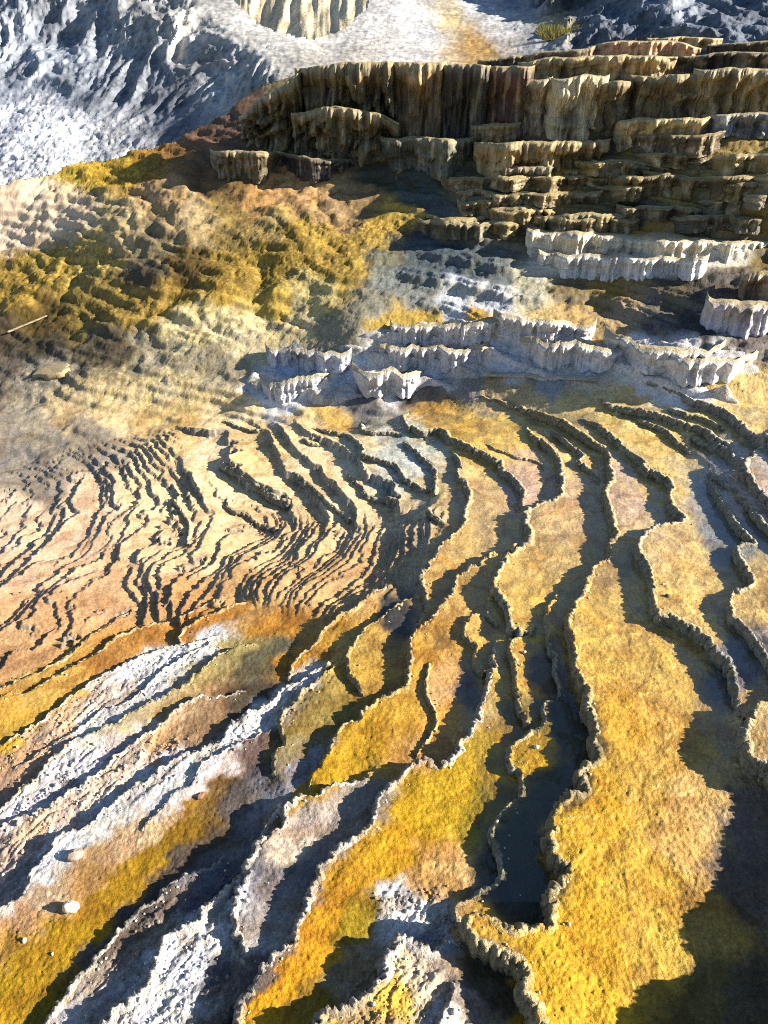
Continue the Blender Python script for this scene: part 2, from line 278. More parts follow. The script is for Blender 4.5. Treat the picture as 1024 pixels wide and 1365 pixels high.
# traced lips are what the eye sees on top of each step: move them from lip height down to the base surface, then roughen into scallops
paths = []
for k, (lv, h, tone, lab, P) in enumerate(RIMS):
    Q = resample(P, 1.2); z0 = bil(M, Q[:, 0], Q[:, 1])
    for _ in range(2):
        X, Y = at_height(Q[:, 0] * 0 + resample(P, 1.2)[:, 0], resample(P, 1.2)[:, 1], z0 + .55 * hprof(h, len(Q)))
        qx, qy = project(X, Y, z0); z0 = bil(M, qx, qy)
    Q = np.stack([qx, qy], 1); m = bil(PPM, qx, qy)
    t = np.gradient(Q, axis=0); t /= np.hypot(t[:, 0], t[:, 1])[:, None] + 1e-9; n = np.stack([t[:, 1], -t[:, 0]], 1)
    sc = np.clip((hprof(h, len(Q)) / .06) ** .5, .55, 1.3)
    o = .016 * fbm(X * 6, Y * 6, o=2, seed=k) + .013 * fbm(X * 11, Y * 11, o=3, seed=k + 50, kind='billow') + .007 * fbm(X * 50, Y * 50, o=3, seed=k + 90)
    Q = Q - n * (o * m * sc)[:, None]
    Q = resample(Q, 1.3); paths.append(Q)
# steps along the rims -> gradient field -> least squares height (Poisson)
GX = np.zeros((NR, NC)); GY = np.zeros((NR, NC))
for (lv, h, tone, lab, P), Q in zip(RIMS, paths):
    D = np.stack(to_idx(Q[:, 0], Q[:, 1]), 1); n = max(len(D) * 4, 8); s = np.linspace(0, len(D) - 1, n)
    x = np.interp(s, np.arange(len(D)), D[:, 0]) + 1e-4; y = np.interp(s, np.arange(len(D)), D[:, 1]) + 1e-4
    u = np.linspace(0, 1, n); hh = hprof(h, n) * sstep(0, .07, u) * sstep(0, .07, 1 - u)
    x0, x1, y0, y1 = x[:-1], x[1:], y[:-1], y[1:]
    k = np.floor(y0) != np.floor(y1); r = np.maximum(np.floor(y0), np.floor(y1))[k].astype(int)
    xc = x0[k] + (x1 - x0)[k] * (r - y0[k]) / (y1 - y0)[k]
    ok = (r > 0) & (r < NR - 1) & (xc > 0) & (xc < NC - 2); np.add.at(GX, (r[ok], np.floor(xc[ok]).astype(int)), (np.sign(y1 - y0) * hh[:-1])[k][ok])
    k = np.floor(x0) != np.floor(x1); c = np.maximum(np.floor(x0), np.floor(x1))[k].astype(int)
    yc = y0[k] + (y1 - y0)[k] * (c - x0[k]) / (x1 - x0)[k]
    ok = (c > 0) & (c < NC - 1) & (yc > 0) & (yc < NR - 2); np.add.at(GY, (np.floor(yc[ok]).astype(int), c[ok]), (-np.sign(x1 - x0) * hh[:-1])[k][ok])
wE = sstep(520, 556, PY + 14 * perlin(PX / 70, PY / 40, seed=3) + .05 * (PX - 600) * (PX > 600))       # where the rimstone steps take over
# fine rims of the left apron: steps of the base surface itself
def poly_mask(poly, soft):
    p = np.array(poly, float); inside = np.zeros(PX.shape, bool); d = np.full(PX.shape, 1e9)
    for a, b in zip(p, np.roll(p, -1, 0)):
        e = b - a; c = ((a[1] <= PY) != (b[1] <= PY)) & (PX < e[0] * (PY - a[1]) / (e[1] + 1e-9) + a[0]); inside ^= c
        t = np.clip(((PX - a[0]) * e[0] + (PY - a[1]) * e[1]) / (e @ e), 0, 1); d = np.minimum(d, np.hypot(PX - a[0] - t * e[0], PY - a[1] - t * e[1]))
    return sstep(-soft, soft, np.where(inside, d, -d))
wF = poly_mask([(-260,600),(120,590),(260,560),(420,560),(520,620),(590,700),(560,790),(470,830),(330,815),(240,835),(130,860),(0,950),(-260,1010)], 14)
STEP = .0195
def terrace(m, step, w=.16, lip=.2):
    q = m / step; f = np.floor(q); t = q - f
    return step * (f + sstep(1 - w, 1, t) * 1.0 + lip * np.exp(-t / .07) + lip * np.exp(-(1 - t) / .02) * 0)
MQ = M + STEP * .8 * (perlin(M / STEP * .43, M * 0 + 3.3, seed=16) + .5 * perlin(M / STEP * .9, M * 0 + 1.7, seed=18))     # treads of uneven width
_a = WX * .61 + WY * .79; _c = WX * .79 - WY * .61                                    # along and across the run of the fine rims
nz = .85 * fbm(_a * .8, _c * 1.3, o=2, seed=21) + .42 * perlin(_a * 2.0, _c * 4.6, seed=8) + .34 * perlin(_a * 6, _c * 9, seed=9) + .17 * fbm(WX * 26, WY * 26, o=2, seed=10)
wG = poly_mask([(240,555),(560,555),(610,680),(500,700),(380,690),(250,650)], 25)
big = sstep(-.1, .1, perlin(_a * .8, _c * 1.5, seed=14))
TF = (terrace(MQ + nz * STEP, STEP, w=.09, lip=.16) * big + (1 - big) * terrace(MQ + nz * STEP * .8, STEP * .62, w=.11, lip=.16)) * (1 - wG) + wG * terrace(MQ + nz * STEP * 1.1, STEP * 3.0, w=.05, lip=.1)
sF = (1.6 - .6 * wG) * np.clip(1.05 + .8 * fbm(_a * 1.1, _c * 2.4, o=2, seed=15), .15, 2.0)
GX[:, :-1] += (wF * sF)[:, :-1] * np.diff(TF, axis=1); GY[:-1] += (wF * sF)[:-1] * np.diff(TF, axis=0)
GX[:, :-1] -= np.diff(M, axis=1); GY[:-1] -= np.diff(M, axis=0); GX *= wE; GY *= wE
GX[:, -1] = 0; GY[-1] = 0
b = GX - np.concatenate([np.zeros((NR, 1)), GX[:, :-1]], 1) + GY - np.concatenate([np.zeros((1, NC)), GY[:-1]], 0)
E = np.concatenate([b, b[:, ::-1]], 1); E = np.concatenate([E, E[::-1]], 0); Fq = np.fft.rfft2(E)
lam = (2 * np.cos(2 * np.pi * np.arange(2 * NR) / (2 * NR)) - 2)[:, None] + (2 * np.cos(2 * np.pi * np.arange(NC + 1) / (2 * NC)) - 2)[None]
lam[0, 0] = 1; Fq /= lam; Fq[0, 0] = 0
DT = np.fft.irfft2(Fq, s=E.shape)[:NR, :NC]
DT -= (DT * wE).sum() / wE.sum()
wE2 = sstep(505, 560, PY + .05 * (PX - 600) * (PX > 600))
ZS = M + DT * wE2                                                            # stepped surface before small relief
SL = WY + 1.5 * M                                                            # distance measured up the slope
# stairs of the right middle ground, broken white bank, lobed left slope
wR = poly_mask([(560,232),(640,205),(1340,170),(1340,520),(1010,500),(860,436),(700,424),(560,420),(470,380),(520,300)], 22)
nm = .6 * fbm(WX * 1.2, SL * 1.8, o=3, seed=31) + .3 * perlin(WX * 5, SL * 5, seed=33) + .16 * perlin(WX * 15, SL * 15, seed=34)
TR = terrace(M + nm * .05, .062, w=.3, lip=.16)
TR2 = terrace(M + nm * .05 + .03, .124, w=.22, lip=.12)
ZS = ZS * (1 - wR) + wR * (TR * .45 + TR2 * .55)
wL = poly_mask([(-260,180),(230,170),(330,120),(480,110),(520,200),(600,260),(560,330),(470,400),(420,430),(250,470),(150,520),(-260,540)], 20)
lobes = .05 * fbm(WX * 1.2 + .3 * SL, SL * .8, o=2, seed=41, kind='billow') + .005 * fbm(WX * 7, SL * 5.5, o=4, seed=42, kind='billow', gain=.45)
TL = terrace(M + .06 * fbm(WX * 1.6, SL * 1.6, o=4, seed=45), .10, w=.5, lip=.05)
wD0 = poly_mask([(-240,258),(0,240),(60,232),(108,246),(124,290),(60,318),(0,332),(-240,350)], 12)
wFan = poly_mask([(470,330),(520,275),(600,250),(700,300),(700,380),(560,415),(430,425),(400,400)], 25)
flow = .03 * fbm(WX * 1.9, SL * .5, o=3, seed=44, kind='billow')
lobes = lobes * (1 - wD0) * (1 - .8 * wFan) + flow * (wD0 * 1.0 + .5 * wFan)
ZS = ZS * (1 - wL) + wL * (.55 * M + .45 * TL + lobes)
wMat = np.maximum.reduce([poly_mask(p, 16) for p in ([(215,330),(330,300),(420,285),(560,282),(560,310),(500,345),(430,375),(350,395),(230,400),(200,370)], [(90,400),(200,388),(230,410),(130,430),(60,420)], [(40,240),(130,205),(240,195),(270,215),(180,250),(120,270)], [(0,330),(60,310),(160,330),(160,370),(80,390),(0,400)])])
clump = fbm(WX * 15, SL * 20, o=4, seed=51, kind='billow', gain=.6)
ZS = ZS + wMat * wL * .006 * clump
wW = poly_mask([(325,525),(340,490),(420,480),(500,440),(560,432),(660,425),(760,440),(860,455),(990,470),(1010,492),(940,500),(985,530),(900,520),(800,500),(720,505),(640,500),(600,520),(480,525),(380,540)], 9)
ZB = terrace(M + .06 * fbm(WX * 1.8, SL * 1.8, o=4, seed=63), .13, w=.28, lip=.06) + .06 + .022 * fbm(WX * 4, SL * 4, o=5, seed=62, kind='billow', gain=.5)
wP = poly_mask([(-260,470),(150,465),(330,500),(480,520),(560,545),(470,575),(300,560),(150,590),(0,640),(-260,660)], 24)
npl = .9 * fbm(WX * 1.1, SL * 1.3, o=4, seed=46, gain=.42)
ZS = ZS * (1 - wP) + wP * (M + .035 * npl + .4 * (terrace(M + .08 * npl, .07, w=.4, lip=.1) - M) + .005 * fbm(WX * 9, SL * 9, o=4, seed=48))
# loose rough crust in the lower left and centre strips
wRub = np.maximum.reduce([poly_mask(p, 14) for p in ([(300,1140),(330,1180),(310,1290),(330,1370),(130,1480),(20,1480),(120,1310),(200,1215)], [(60,1020),(300,985),(440,890),(460,900),(370,990),(290,1020),(100,1120),(0,1210),(-80,1240),(-80,1130)], [(290,865),(200,890),(100,950),(0,1010),(0,1040),(130,985),(290,890)], [(420,1365),(520,1255),(600,1300),(570,1390)], [(500,1190),(590,1180),(620,1230),(560,1265),(510,1240)])])
tread = .006 * fbm(WX * 2.2, WY * 2.2, o=3, seed=75, kind='ridge') + .003 * fbm(WX * 7, WY * 7, o=2, seed=76, kind='ridge')
pits = -.0032 * sstep(.2, .6, perlin(WX * 52, WY * 52, seed=84)) * sstep(-.2, .5, perlin(WX * 4, WY * 4, seed=85)) + .0019 * fbm(WX * 48, WY * 48, o=3, seed=71, gain=.6)
micro = (tread + pits * sstep(720, 900, PY)) * wE + .0022 * fbm(WX * 70, WY * 70, o=2, seed=71) + .004 * fbm(WX * 9, WY * 9, o=3, seed=72)
rub = .010 * fbm(_a * 7, _c * 16, o=4, seed=73, kind='billow') - .004 * fbm(WX * 45, WY * 45, o=3, seed=74, kind='ridge')
Z = ZS + micro * (1 + 1.5 * (1 - wE)) + rub * wRub
XYZ = np.stack([WX, WY, Z], -1)
# ------------------------------------------------------------------ colour of the ground: minerals and mats, with shade painted into dark strips, channel and fan
W_, Pk, Tn, Gd, Ye, Or, Br, Ol, Gy, Bl, Cr, Du = (216,212,204), (200,168,146), (214,178,120), (198,152,62), (204,156,36), (186,118,34), (150,98,48), (150,126,62), (140,136,128), (60,58,56), (224,200,156), (96,84,66)
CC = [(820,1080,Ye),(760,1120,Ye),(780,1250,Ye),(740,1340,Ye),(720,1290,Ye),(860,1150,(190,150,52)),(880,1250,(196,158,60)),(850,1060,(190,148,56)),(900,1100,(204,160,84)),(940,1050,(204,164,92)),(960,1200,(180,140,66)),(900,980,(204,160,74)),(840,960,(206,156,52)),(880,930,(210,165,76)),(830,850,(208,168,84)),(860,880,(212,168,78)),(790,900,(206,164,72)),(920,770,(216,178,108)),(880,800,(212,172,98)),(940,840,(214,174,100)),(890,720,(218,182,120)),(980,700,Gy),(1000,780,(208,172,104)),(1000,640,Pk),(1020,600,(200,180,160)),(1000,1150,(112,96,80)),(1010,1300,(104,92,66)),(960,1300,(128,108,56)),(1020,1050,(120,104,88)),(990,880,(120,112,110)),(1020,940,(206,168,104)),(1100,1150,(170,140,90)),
 (700,960,Ol),(700,920,(206,160,70)),(720,900,(104,88,60)),(760,960,(70,66,44)),(740,1050,(70,68,40)),(690,1120,(62,62,40)),(690,1180,(52,56,42)),(640,1080,(150,124,24)),(700,1000,Ye),(690,870,(208,166,72)),  # darkest channel points carry the shade beside the apron in their colour
 (600,1060,(190,150,18)),(560,1090,(192,150,22)),(520,1140,(192,144,24)),(470,1180,(188,138,28)),(430,1230,(196,140,26)),(400,1290,(206,146,20)),(360,1330,(204,146,16)),(340,1380,(200,144,20)),(480,1220,(150,124,20)),(420,1320,(150,116,30)),(470,1290,(160,140,110)),(530,1205,W_),(560,1215,W_),(575,1170,(206,160,90)),(570,1245,(150,146,150)),(540,1290,(214,190,150)),(520,1330,(204,164,70)),(570,1300,(190,170,140)),(620,1330,(150,136,120)),(600,1355,W_),(650,1300,(90,80,60)),(650,1245,(196,150,50)),
 (640,1000,(190,152,40)),(630,960,(214,178,110)),(660,900,(206,168,90)),(600,960,(206,150,70)),(590,920,(208,160,96)),(620,930,(120,104,92)),(560,1000,(198,150,80)),(540,970,(192,148,50)),(500,990,(186,142,36)),(460,1020,(188,144,34)),(440,1030,(180,138,24)),(560,900,(194,146,56)),(580,860,(198,150,66)),(600,820,(204,160,84)),(640,860,(200,158,84)),
 (430,1090,(190,170,150)),(400,1120,(208,186,160)),(380,1170,(128,118,108)),(350,1220,(150,140,130)),(350,1255,(176,168,158)),(470,1070,(146,134,122)),(440,1110,(160,146,130)),(340,1290,(120,110,104)),
 (470,900,(178,140,58)),(480,870,(182,146,68)),(500,850,(190,150,70)),(430,940,(150,126,62)),(410,970,(152,130,66)),(390,1010,(146,130,90)),(400,1030,(150,146,146)),(440,850,(184,138,52)),(400,880,(180,128,42)),(480,820,(196,150,76)),(520,840,(60,60,60)),
 (390,930,W_),(350,970,W_),(320,1000,W_),(280,1030,W_),(230,1060,W_),(200,1060,(212,210,214)),(160,1080,W_),(120,1120,W_),(60,1160,W_),(20,1190,(196,180,170)),(300,1030,(224,204,190)),(240,1080,(226,210,200)),(210,1110,(208,176,130)),(260,1080,(150,112,40)),(290,1060,(120,92,50)),(330,1050,(84,76,72)),(330,1010,(110,90,84)),
 (150,1140,(200,166,120)),(120,1170,(190,150,90)),(80,1190,(198,170,130)),(180,1160,(160,122,20)),(230,1120,(150,116,22)),(150,1190,(164,124,18)),(100,1240,(168,130,14)),(50,1280,(170,134,10)),(20,1330,(170,132,12)),(0,1365,(166,128,12)),(60,1330,(140,110,14)),(30,1230,(184,140,90)),(10,1260,(176,136,60)),(240,1150,(90,76,60)),(210,1200,(84,74,66)),(150,1260,(110,96,80)),(270,1160,(120,116,120)),
 (260,1250,(222,218,216)),(240,1280,W_),(280,1230,W_),(220,1300,(210,206,204)),(260,1340,W_),(200,1330,W_),(170,1350,(200,192,188)),(130,1300,(180,162,142)),(180,1260,(160,144,126)),(110,1340,(186,178,178)),(300,1300,(110,104,104)),(300,1350,(64,62,64)),(310,1170,(100,98,104)),
 (20,970,(196,150,62)),(30,990,(190,150,50)),(80,990,(198,164,130)),(140,940,(206,180,160)),(100,970,(200,166,130)),(40,1020,(196,156,120)),(160,930,(210,190,176)),(180,910,W_),(220,905,W_),(250,880,W_),(200,930,W_),(130,975,W_),(280,875,W_),(160,1000,(216,206,196)),(110,1040,(216,208,200)),(80,1060,(210,200,196)),(180,980,(190,170,130)),(240,950,(176,150,100)),(290,910,(168,146,90)),(320,890,(150,136,84)),(350,895,(96,90,66)),(260,960,(196,160,116)),(220,990,(196,156,112)),(160,1030,(212,190,170)),(60,1100,(204,176,150)),(20,1130,(196,170,150)),(290,960,(140,110,80)),(330,940,(84,74,58)),
 (270,850,(176,116,40)),(310,840,(178,122,46)),(200,870,(176,124,58)),(150,890,(180,128,60)),(100,930,(192,148,70)),(60,940,(188,150,72)),(250,820,(182,130,60)),(330,800,(186,138,70)),(370,840,(178,124,44)),(350,830,(190,146,80)),(400,800,(190,146,76)),(60,870,(180,132,70)),(20,880,(176,134,80)),(100,830,(184,134,76)),(40,830,(190,140,84)),(160,790,(196,148,90)),(20,780,(200,156,112)),(100,760,(206,164,116)),(200,740,(212,172,118)),(60,720,(208,168,124)),(20,700,(210,176,136)),(280,730,(214,174,114)),(360,720,(212,172,112)),(300,690,(218,184,124)),(220,660,(220,186,126)),(120,660,(206,170,126)),(280,650,(222,190,130)),(360,650,(220,186,126)),(440,660,(220,186,128)),(420,720,(206,166,104)),(480,760,(196,150,84)),(500,700,(210,176,120)),(440,780,(186,142,76)),(530,750,(170,140,90)),
 (340,610,(216,180,104)),(330,595,(206,172,104)),(280,600,(220,190,140)),(300,560,(222,194,140)),(240,570,(214,180,110)),(220,550,(204,176,118)),(250,585,(202,166,96)),(420,570,(222,190,130)),(440,560,(206,166,90)),(480,600,(216,190,140)),(510,575,(190,184,166)),(540,620,(196,192,180)),(560,600,(200,194,170)),(430,620,(220,190,134)),(530,640,(196,190,170)),
 (600,565,(206,164,84)),(570,555,(196,150,66)),(630,580,(216,172,80)),(680,590,(220,180,90)),(650,610,(218,178,92)),(700,640,(206,168,130)),(690,660,(202,166,140)),(640,660,(212,176,120)),(640,700,(210,172,112)),(600,750,(208,168,100)),(730,700,(212,174,116)),(720,740,(212,174,108)),(700,790,(208,168,90)),(700,820,(206,166,84)),(650,640,(214,178,110)),(560,680,(206,176,122)),
 (760,620,(214,178,116)),(770,660,(208,172,124)),(830,640,(206,174,136)),(840,670,(204,170,138)),(860,690,(212,178,130)),(780,580,(222,190,122)),(760,550,(210,180,116)),(820,560,(218,190,120)),(880,580,(222,186,110)),(920,600,(216,184,128)),(960,620,(180,170,160)),(870,630,(214,178,110)),(840,530,(214,184,122)),(940,550,(222,190,118)),(1000,560,(220,188,120)),(960,510,(210,176,112)),(1010,520,(216,184,116)),(710,530,(190,166,118)),(650,525,(196,166,116)),(830,720,(200,166,110)),(800,760,(190,156,96)),(790,800,(206,166,84)),
 # bank and middle ground
 (520,460,W_),(600,460,W_),(700,450,W_),(760,470,W_),(680,480,(206,204,206)),(560,490,(190,198,208)),(450,500,(170,184,196)),(400,490,(168,184,200)),(520,505,W_),(860,470,(216,210,204)),(920,470,(212,206,200)),(850,500,W_),(930,520,(226,222,218)),(960,470,W_),(370,515,(216,214,210)),(720,500,(150,150,150)),(640,515,(150,140,126)),(560,525,(84,80,76)),(480,530,(110,106,100)),
 (300,420,(216,196,142)),(240,440,(212,192,140)),(400,430,(206,184,132)),(350,440,(210,190,140)),(250,480,(176,160,124)),(300,480,(160,146,116)),(200,470,(150,138,112)),(330,460,(206,188,146)),(450,440,(150,140,112)),(220,520,(206,184,134)),(150,530,(204,180,130)),(80,540,(190,166,122)),(60,500,(150,140,120)),(0,480,(104,94,80)),(40,560,(150,138,116)),(20,600,(136,124,106)),(120,600,(150,134,108)),(60,640,(140,124,100)),(0,450,(80,70,50)),(60,450,(74,66,48)),(140,460,(96,86,66)),  # greyed points at far left stand in for the shade there
 (570,430,(186,154,72)),(520,432,(180,150,70)),(640,425,(196,152,60)),(760,415,(190,156,100)),(830,410,(170,146,110)),(720,430,(196,170,110)),(880,420,(100,94,84)),(930,420,(70,68,66)),(800,440,(176,150,100)),(990,450,(110,100,90)),(940,440,(60,58,54)),
 (660,395,(196,194,190)),(600,400,(200,200,196)),(700,385,(170,164,140)),(560,390,(128,128,118)),(500,400,(140,134,112)),(640,340,(92,98,96)),(600,300,(84,92,94)),(560,350,(92,100,102)),(680,300,(92,84,58)),(760,385,(120,104,70)),(820,385,(150,120,62)),(900,390,(96,84,62)),(980,400,(90,80,70)),(760,300,(110,92,54)),(860,310,(180,140,66)),(940,305,(130,106,56)),(1010,300,(120,102,56)),(700,260,(104,96,66)),(800,250,(110,98,60)),(900,250,(140,118,62)),(1000,240,(150,128,70)),(960,270,(120,104,60)),(620,260,(110,106,86)),(760,230,(150,116,44)),(850,220,(130,110,60)),(960,215,(150,126,70)),(850,285,(50,48,46)),  # blue-grey points paint the shade of the middle fan
 (440,330,(180,148,66)),(350,350,(168,138,58)),(300,370,(160,130,56)),(400,320,(172,142,62)),(500,300,(190,156,70)),(540,290,(192,160,74)),(250,350,(110,88,44)),(230,390,(172,140,62)),(180,400,(170,140,64)),(120,420,(152,126,60)),(60,430,(104,84,40)),(460,360,(180,150,70)),(520,340,(120,118,96)),(200,360,(90,78,60)),(300,400,(190,156,70)),(420,390,(206,184,120)),(360,400,(190,160,76)),
 (30,270,(220,190,150)),(20,290,(226,196,170)),(60,260,(224,200,140)),(90,240,(214,180,70)),(150,220,(204,164,52)),(200,210,(176,130,50)),(240,200,(150,108,56)),(50,300,(206,184,150)),(100,290,(200,180,140)),(120,330,(196,166,90)),(60,350,(190,158,70)),(20,380,(180,146,60)),(160,300,(196,170,120)),(200,320,(140,124,90)),(260,290,(180,156,110)),(300,290,(150,126,70)),(340,260,(184,140,84)),(400,250,(190,148,96)),(280,230,(120,92,60)),(320,240,(140,110,64)),(220,260,(180,146,100)),(360,300,(176,150,90)),(440,270,(170,140,96)),(480,270,(150,124,84)),(300,170,(104,80,62)),(340,190,(110,86,66)),(260,190,(120,90,66)),(430,200,(90,84,60)),(520,230,(70,72,58)),(580,220,(76,80,62)),(560,260,(80,88,84)),(600,340,(80,90,94)),(660,360,(110,114,108)),(560,310,(78,86,86)),(520,370,(120,122,112)),(400,160,(120,108,72)),(480,160,(130,110,72)),(700,160,(110,90,64)),(900,130,(120,104,72)),(700,80,(140,112,80)),(900,80,(150,120,80)),(800,190,(90,80,54)),(650,220,(84,82,62))]  # more blue-grey fan points with shade in the colour
cpos = np.array([c[:2] for c in CC], float); ccol = np.array([alb(c[2]) for c in CC])
def idw(px, py, power=8.0):
    sh = np.shape(px); x = np.ravel(px); y = np.ravel(py); o = np.empty((len(x), 3))
    for k in range(0, len(x), 20000):
        dx = x[k:k + 20000, None] - cpos[None, :, 0]; dy = y[k:k + 20000, None] - cpos[None, :, 1]
        u = (dx * .78 + dy * .62 * 0); r = dx * dx + dy * dy + 30
        # in the lower left the minerals run in strips along the rims
        s = np.clip((560 - x[k:k + 20000]) / 150, 0, 1) * np.clip((y[k:k + 20000] - 760) / 80, 0, 1)
        al = dx * .82 - dy * .57; ac = dx * .57 + dy * .82
        r2 = (al * .55) ** 2 + (ac * 1.7) ** 2 + 20
        r = r * (1 - s[:, None]) + r2 * s[:, None]
        w = r ** (-power / 2); w /= w.sum(1, keepdims=True); o[k:k + 20000] = w @ ccol
    return o.reshape(sh + (3,))
cx = np.arange(0, NC, 2); cy = np.arange(0, NR, 2)
wx = 15 * fbm(PX / 45, PY / 30, o=5, seed=81, gain=.65); wy = 11 * fbm(PX / 45, PY / 30, o=5, seed=82, gain=.65)
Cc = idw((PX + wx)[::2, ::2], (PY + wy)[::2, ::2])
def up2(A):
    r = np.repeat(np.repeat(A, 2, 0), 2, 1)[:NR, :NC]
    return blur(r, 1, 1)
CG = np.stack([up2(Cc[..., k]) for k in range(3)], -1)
# natural blotches and grain of the mats, and pale crust on rough rubble
v = 1 + .16 * fbm(WX * 3.5, WY * 3.5, o=3, seed=91) + .14 * fbm(WX * 22, WY * 22, o=3, seed=92)
v = v + (wL + wP * .6 + wR * .6) * .22 * fbm(WX * 12, SL * 14, o=4, seed=93, gain=.65)
CG = CG * np.clip(v, .4, 1.6)[..., None]
hue = .12 * fbm(WX * 5, WY * 5, o=3, seed=95); CG[..., 2] *= np.clip(1 - hue * 1.5, .6, 1.5); CG[..., 0] *= np.clip(1 + hue * .3, .8, 1.2)
vein = sstep(.35, .75, fbm(WX * 2.6 + .3 * perlin(WX * 9, WY * 9, seed=77), WY * 2.6, o=4, seed=78, kind='ridge'))[..., None] * wE[..., None] * (1 - wRub)[..., None]
CG = CG * (1 - vein * np.array([.24, .32, .40]))
CG = CG * (1 + .16 * sstep(960, 820, PY) * wE)[..., None]
pt = (wRub * sstep(-.05, .5, fbm(_a * 3, _c * 6, o=5, seed=79, gain=.6)))[..., None]; CG = CG * (1 - .7 * pt) + .7 * pt * alb((136, 118, 98))
wD = poly_mask([(-240,258),(0,240),(60,232),(108,246),(124,290),(60,318),(0,332),(-240,350)], 8)
str_ = .5 + .5 * np.tanh(2.5 * fbm(WX * 2.2, SL * .35, o=3, seed=83))
CG = CG * (1 - .85 * wD[..., None]) + .85 * wD[..., None] * (alb((226,206,176)) * (1 - .55 * str_[..., None]) + .55 * str_[..., None] * alb((206,160,120)))
mt = (wMat * wL * (1 - wD))[..., None]; dk = sstep(.0, -.45, clump + .5 * fbm(WX * 2.5, SL * 3, o=3, seed=53))[..., None]
CG = CG * (1 - mt * .55 * dk) + mt * .55 * dk * alb((84, 66, 34))
lm = (wL * (1 - wD) * (1 - wMat) * sstep(.1, .7, fbm(WX * 5, SL * 5, o=5, seed=97, gain=.65)))[..., None] * .5
CG = CG * (1 - lm) + lm * alb((84, 66, 46))
# steep faces of fine rims and stairs carry grey crust
gr = np.hypot(np.gradient(ZS, axis=1) * PPM / 1.6, np.gradient(ZS, axis=0) * PPM / 1.6 * np.sin(np.arctan2(CAM_H - M, WY)))
st = (sstep(.25, .9, gr) * np.maximum(wF, wR * .8) * (1 - wW))[..., None]
CG = CG * (1 - st * .75) + st * .75 * alb((120, 116, 104))
whiteface = (poly_mask([(715,318),(1000,325),(1000,350),(930,365),(700,362)], 5))[..., None]
CG = CG * (1 - whiteface * .8) + whiteface * .8 * alb((214, 208, 190))
CG = CG + (.22 * wF)[..., None] * (CG.mean(-1, keepdims=True) * np.array([1.04, 1., .94]) - CG); CG = CG * (1 + .06 * wF)[..., None]; CG = np.clip(CG, .006, .8)
wet = np.clip(.25 + .75 * poly_mask([(-260,560),(560,530),(1340,520),(1340,1000),(900,1060),(640,1250),(560,1000),(420,860),(200,830),(-260,860)], 40), 0, 1) * (1 - wRub) * (1 - wW) * (1 - .7 * wL)
# ------------------------------------------------------------------ terrain mesh
ridge = np.interp(gx_, [-240, 0, 60, 150, 230, 300, 335, 400, 520, 640, 800, 1024, 1330], [264, 244, 229, 207, 184, 148, 120, 97, 92, 88, 78, 70, 58])[None, :]
keepv = PY > ridge
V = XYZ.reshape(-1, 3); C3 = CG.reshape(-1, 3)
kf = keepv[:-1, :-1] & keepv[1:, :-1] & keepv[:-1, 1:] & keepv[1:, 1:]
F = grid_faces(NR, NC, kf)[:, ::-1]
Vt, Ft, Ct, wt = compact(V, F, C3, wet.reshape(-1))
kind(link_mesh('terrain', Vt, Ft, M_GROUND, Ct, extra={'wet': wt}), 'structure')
# back skirt of the terrain: falls away behind its own skyline
top = np.argmax(keepv, axis=0); sk = np.stack([XYZ[top, np.arange(NC)]] + [XYZ[top, np.arange(NC)] + np.array([0, d, -q]) * 1.0 for d, q in ((.4, .1), (1.5, .9), (5, 2.6))], 0)
sk[1:, :, 0] *= (1 + np.array([.04, .15, .5]) * .6)[:, None]
kind(link_mesh('ground', sk.reshape(-1, 3), grid_faces(4, NC), M_GROUND, np.tile(alb((120, 100, 76)), (4 * NC, 1))), 'structure')
# far base ground under everything, out past the hills
gz = [(-60, -8), (60, -8), (60, 120), (-60, 120)]
kind(link_mesh('ground', [(x, y, -3.2) for x, y in gz], [(0, 1, 2, 3)], M_GROUND, np.tile(alb((130, 122, 110)), (4, 1))), 'structure')
# ------------------------------------------------------------------ shallow water on the treads
zmx = np.maximum.reduce([ZS[:-1, :-1], ZS[1:, :-1], ZS[:-1, 1:], ZS[1:, 1:]]); zmn = np.minimum.reduce([ZS[:-1, :-1], ZS[1:, :-1], ZS[:-1, 1:], ZS[1:, 1:]])
wm = poly_mask([(420,560),(640,545),(1340,520),(1340,960),(1010,1000),(930,960),(800,905),(770,1020),(740,1200),(620,1200),(640,1060),(600,900),(500,830),(560,760),(500,650)], 30)
wm = wm + .25 * perlin(WX * 3, WY * 3, seed=99)
kw = kf & (zmx - zmn < .006) & (wm[:-1, :-1] > .55)
ZW = blur(ZS, 1, 1) + .0045
VW = np.stack([WX, WY, ZW], -1).reshape(-1, 3)
Vw, Fw = compact(VW, grid_faces(NR, NC, kw)[:, ::-1])
kind(link_mesh('water', Vw, Fw, M_WATER), 'structure')
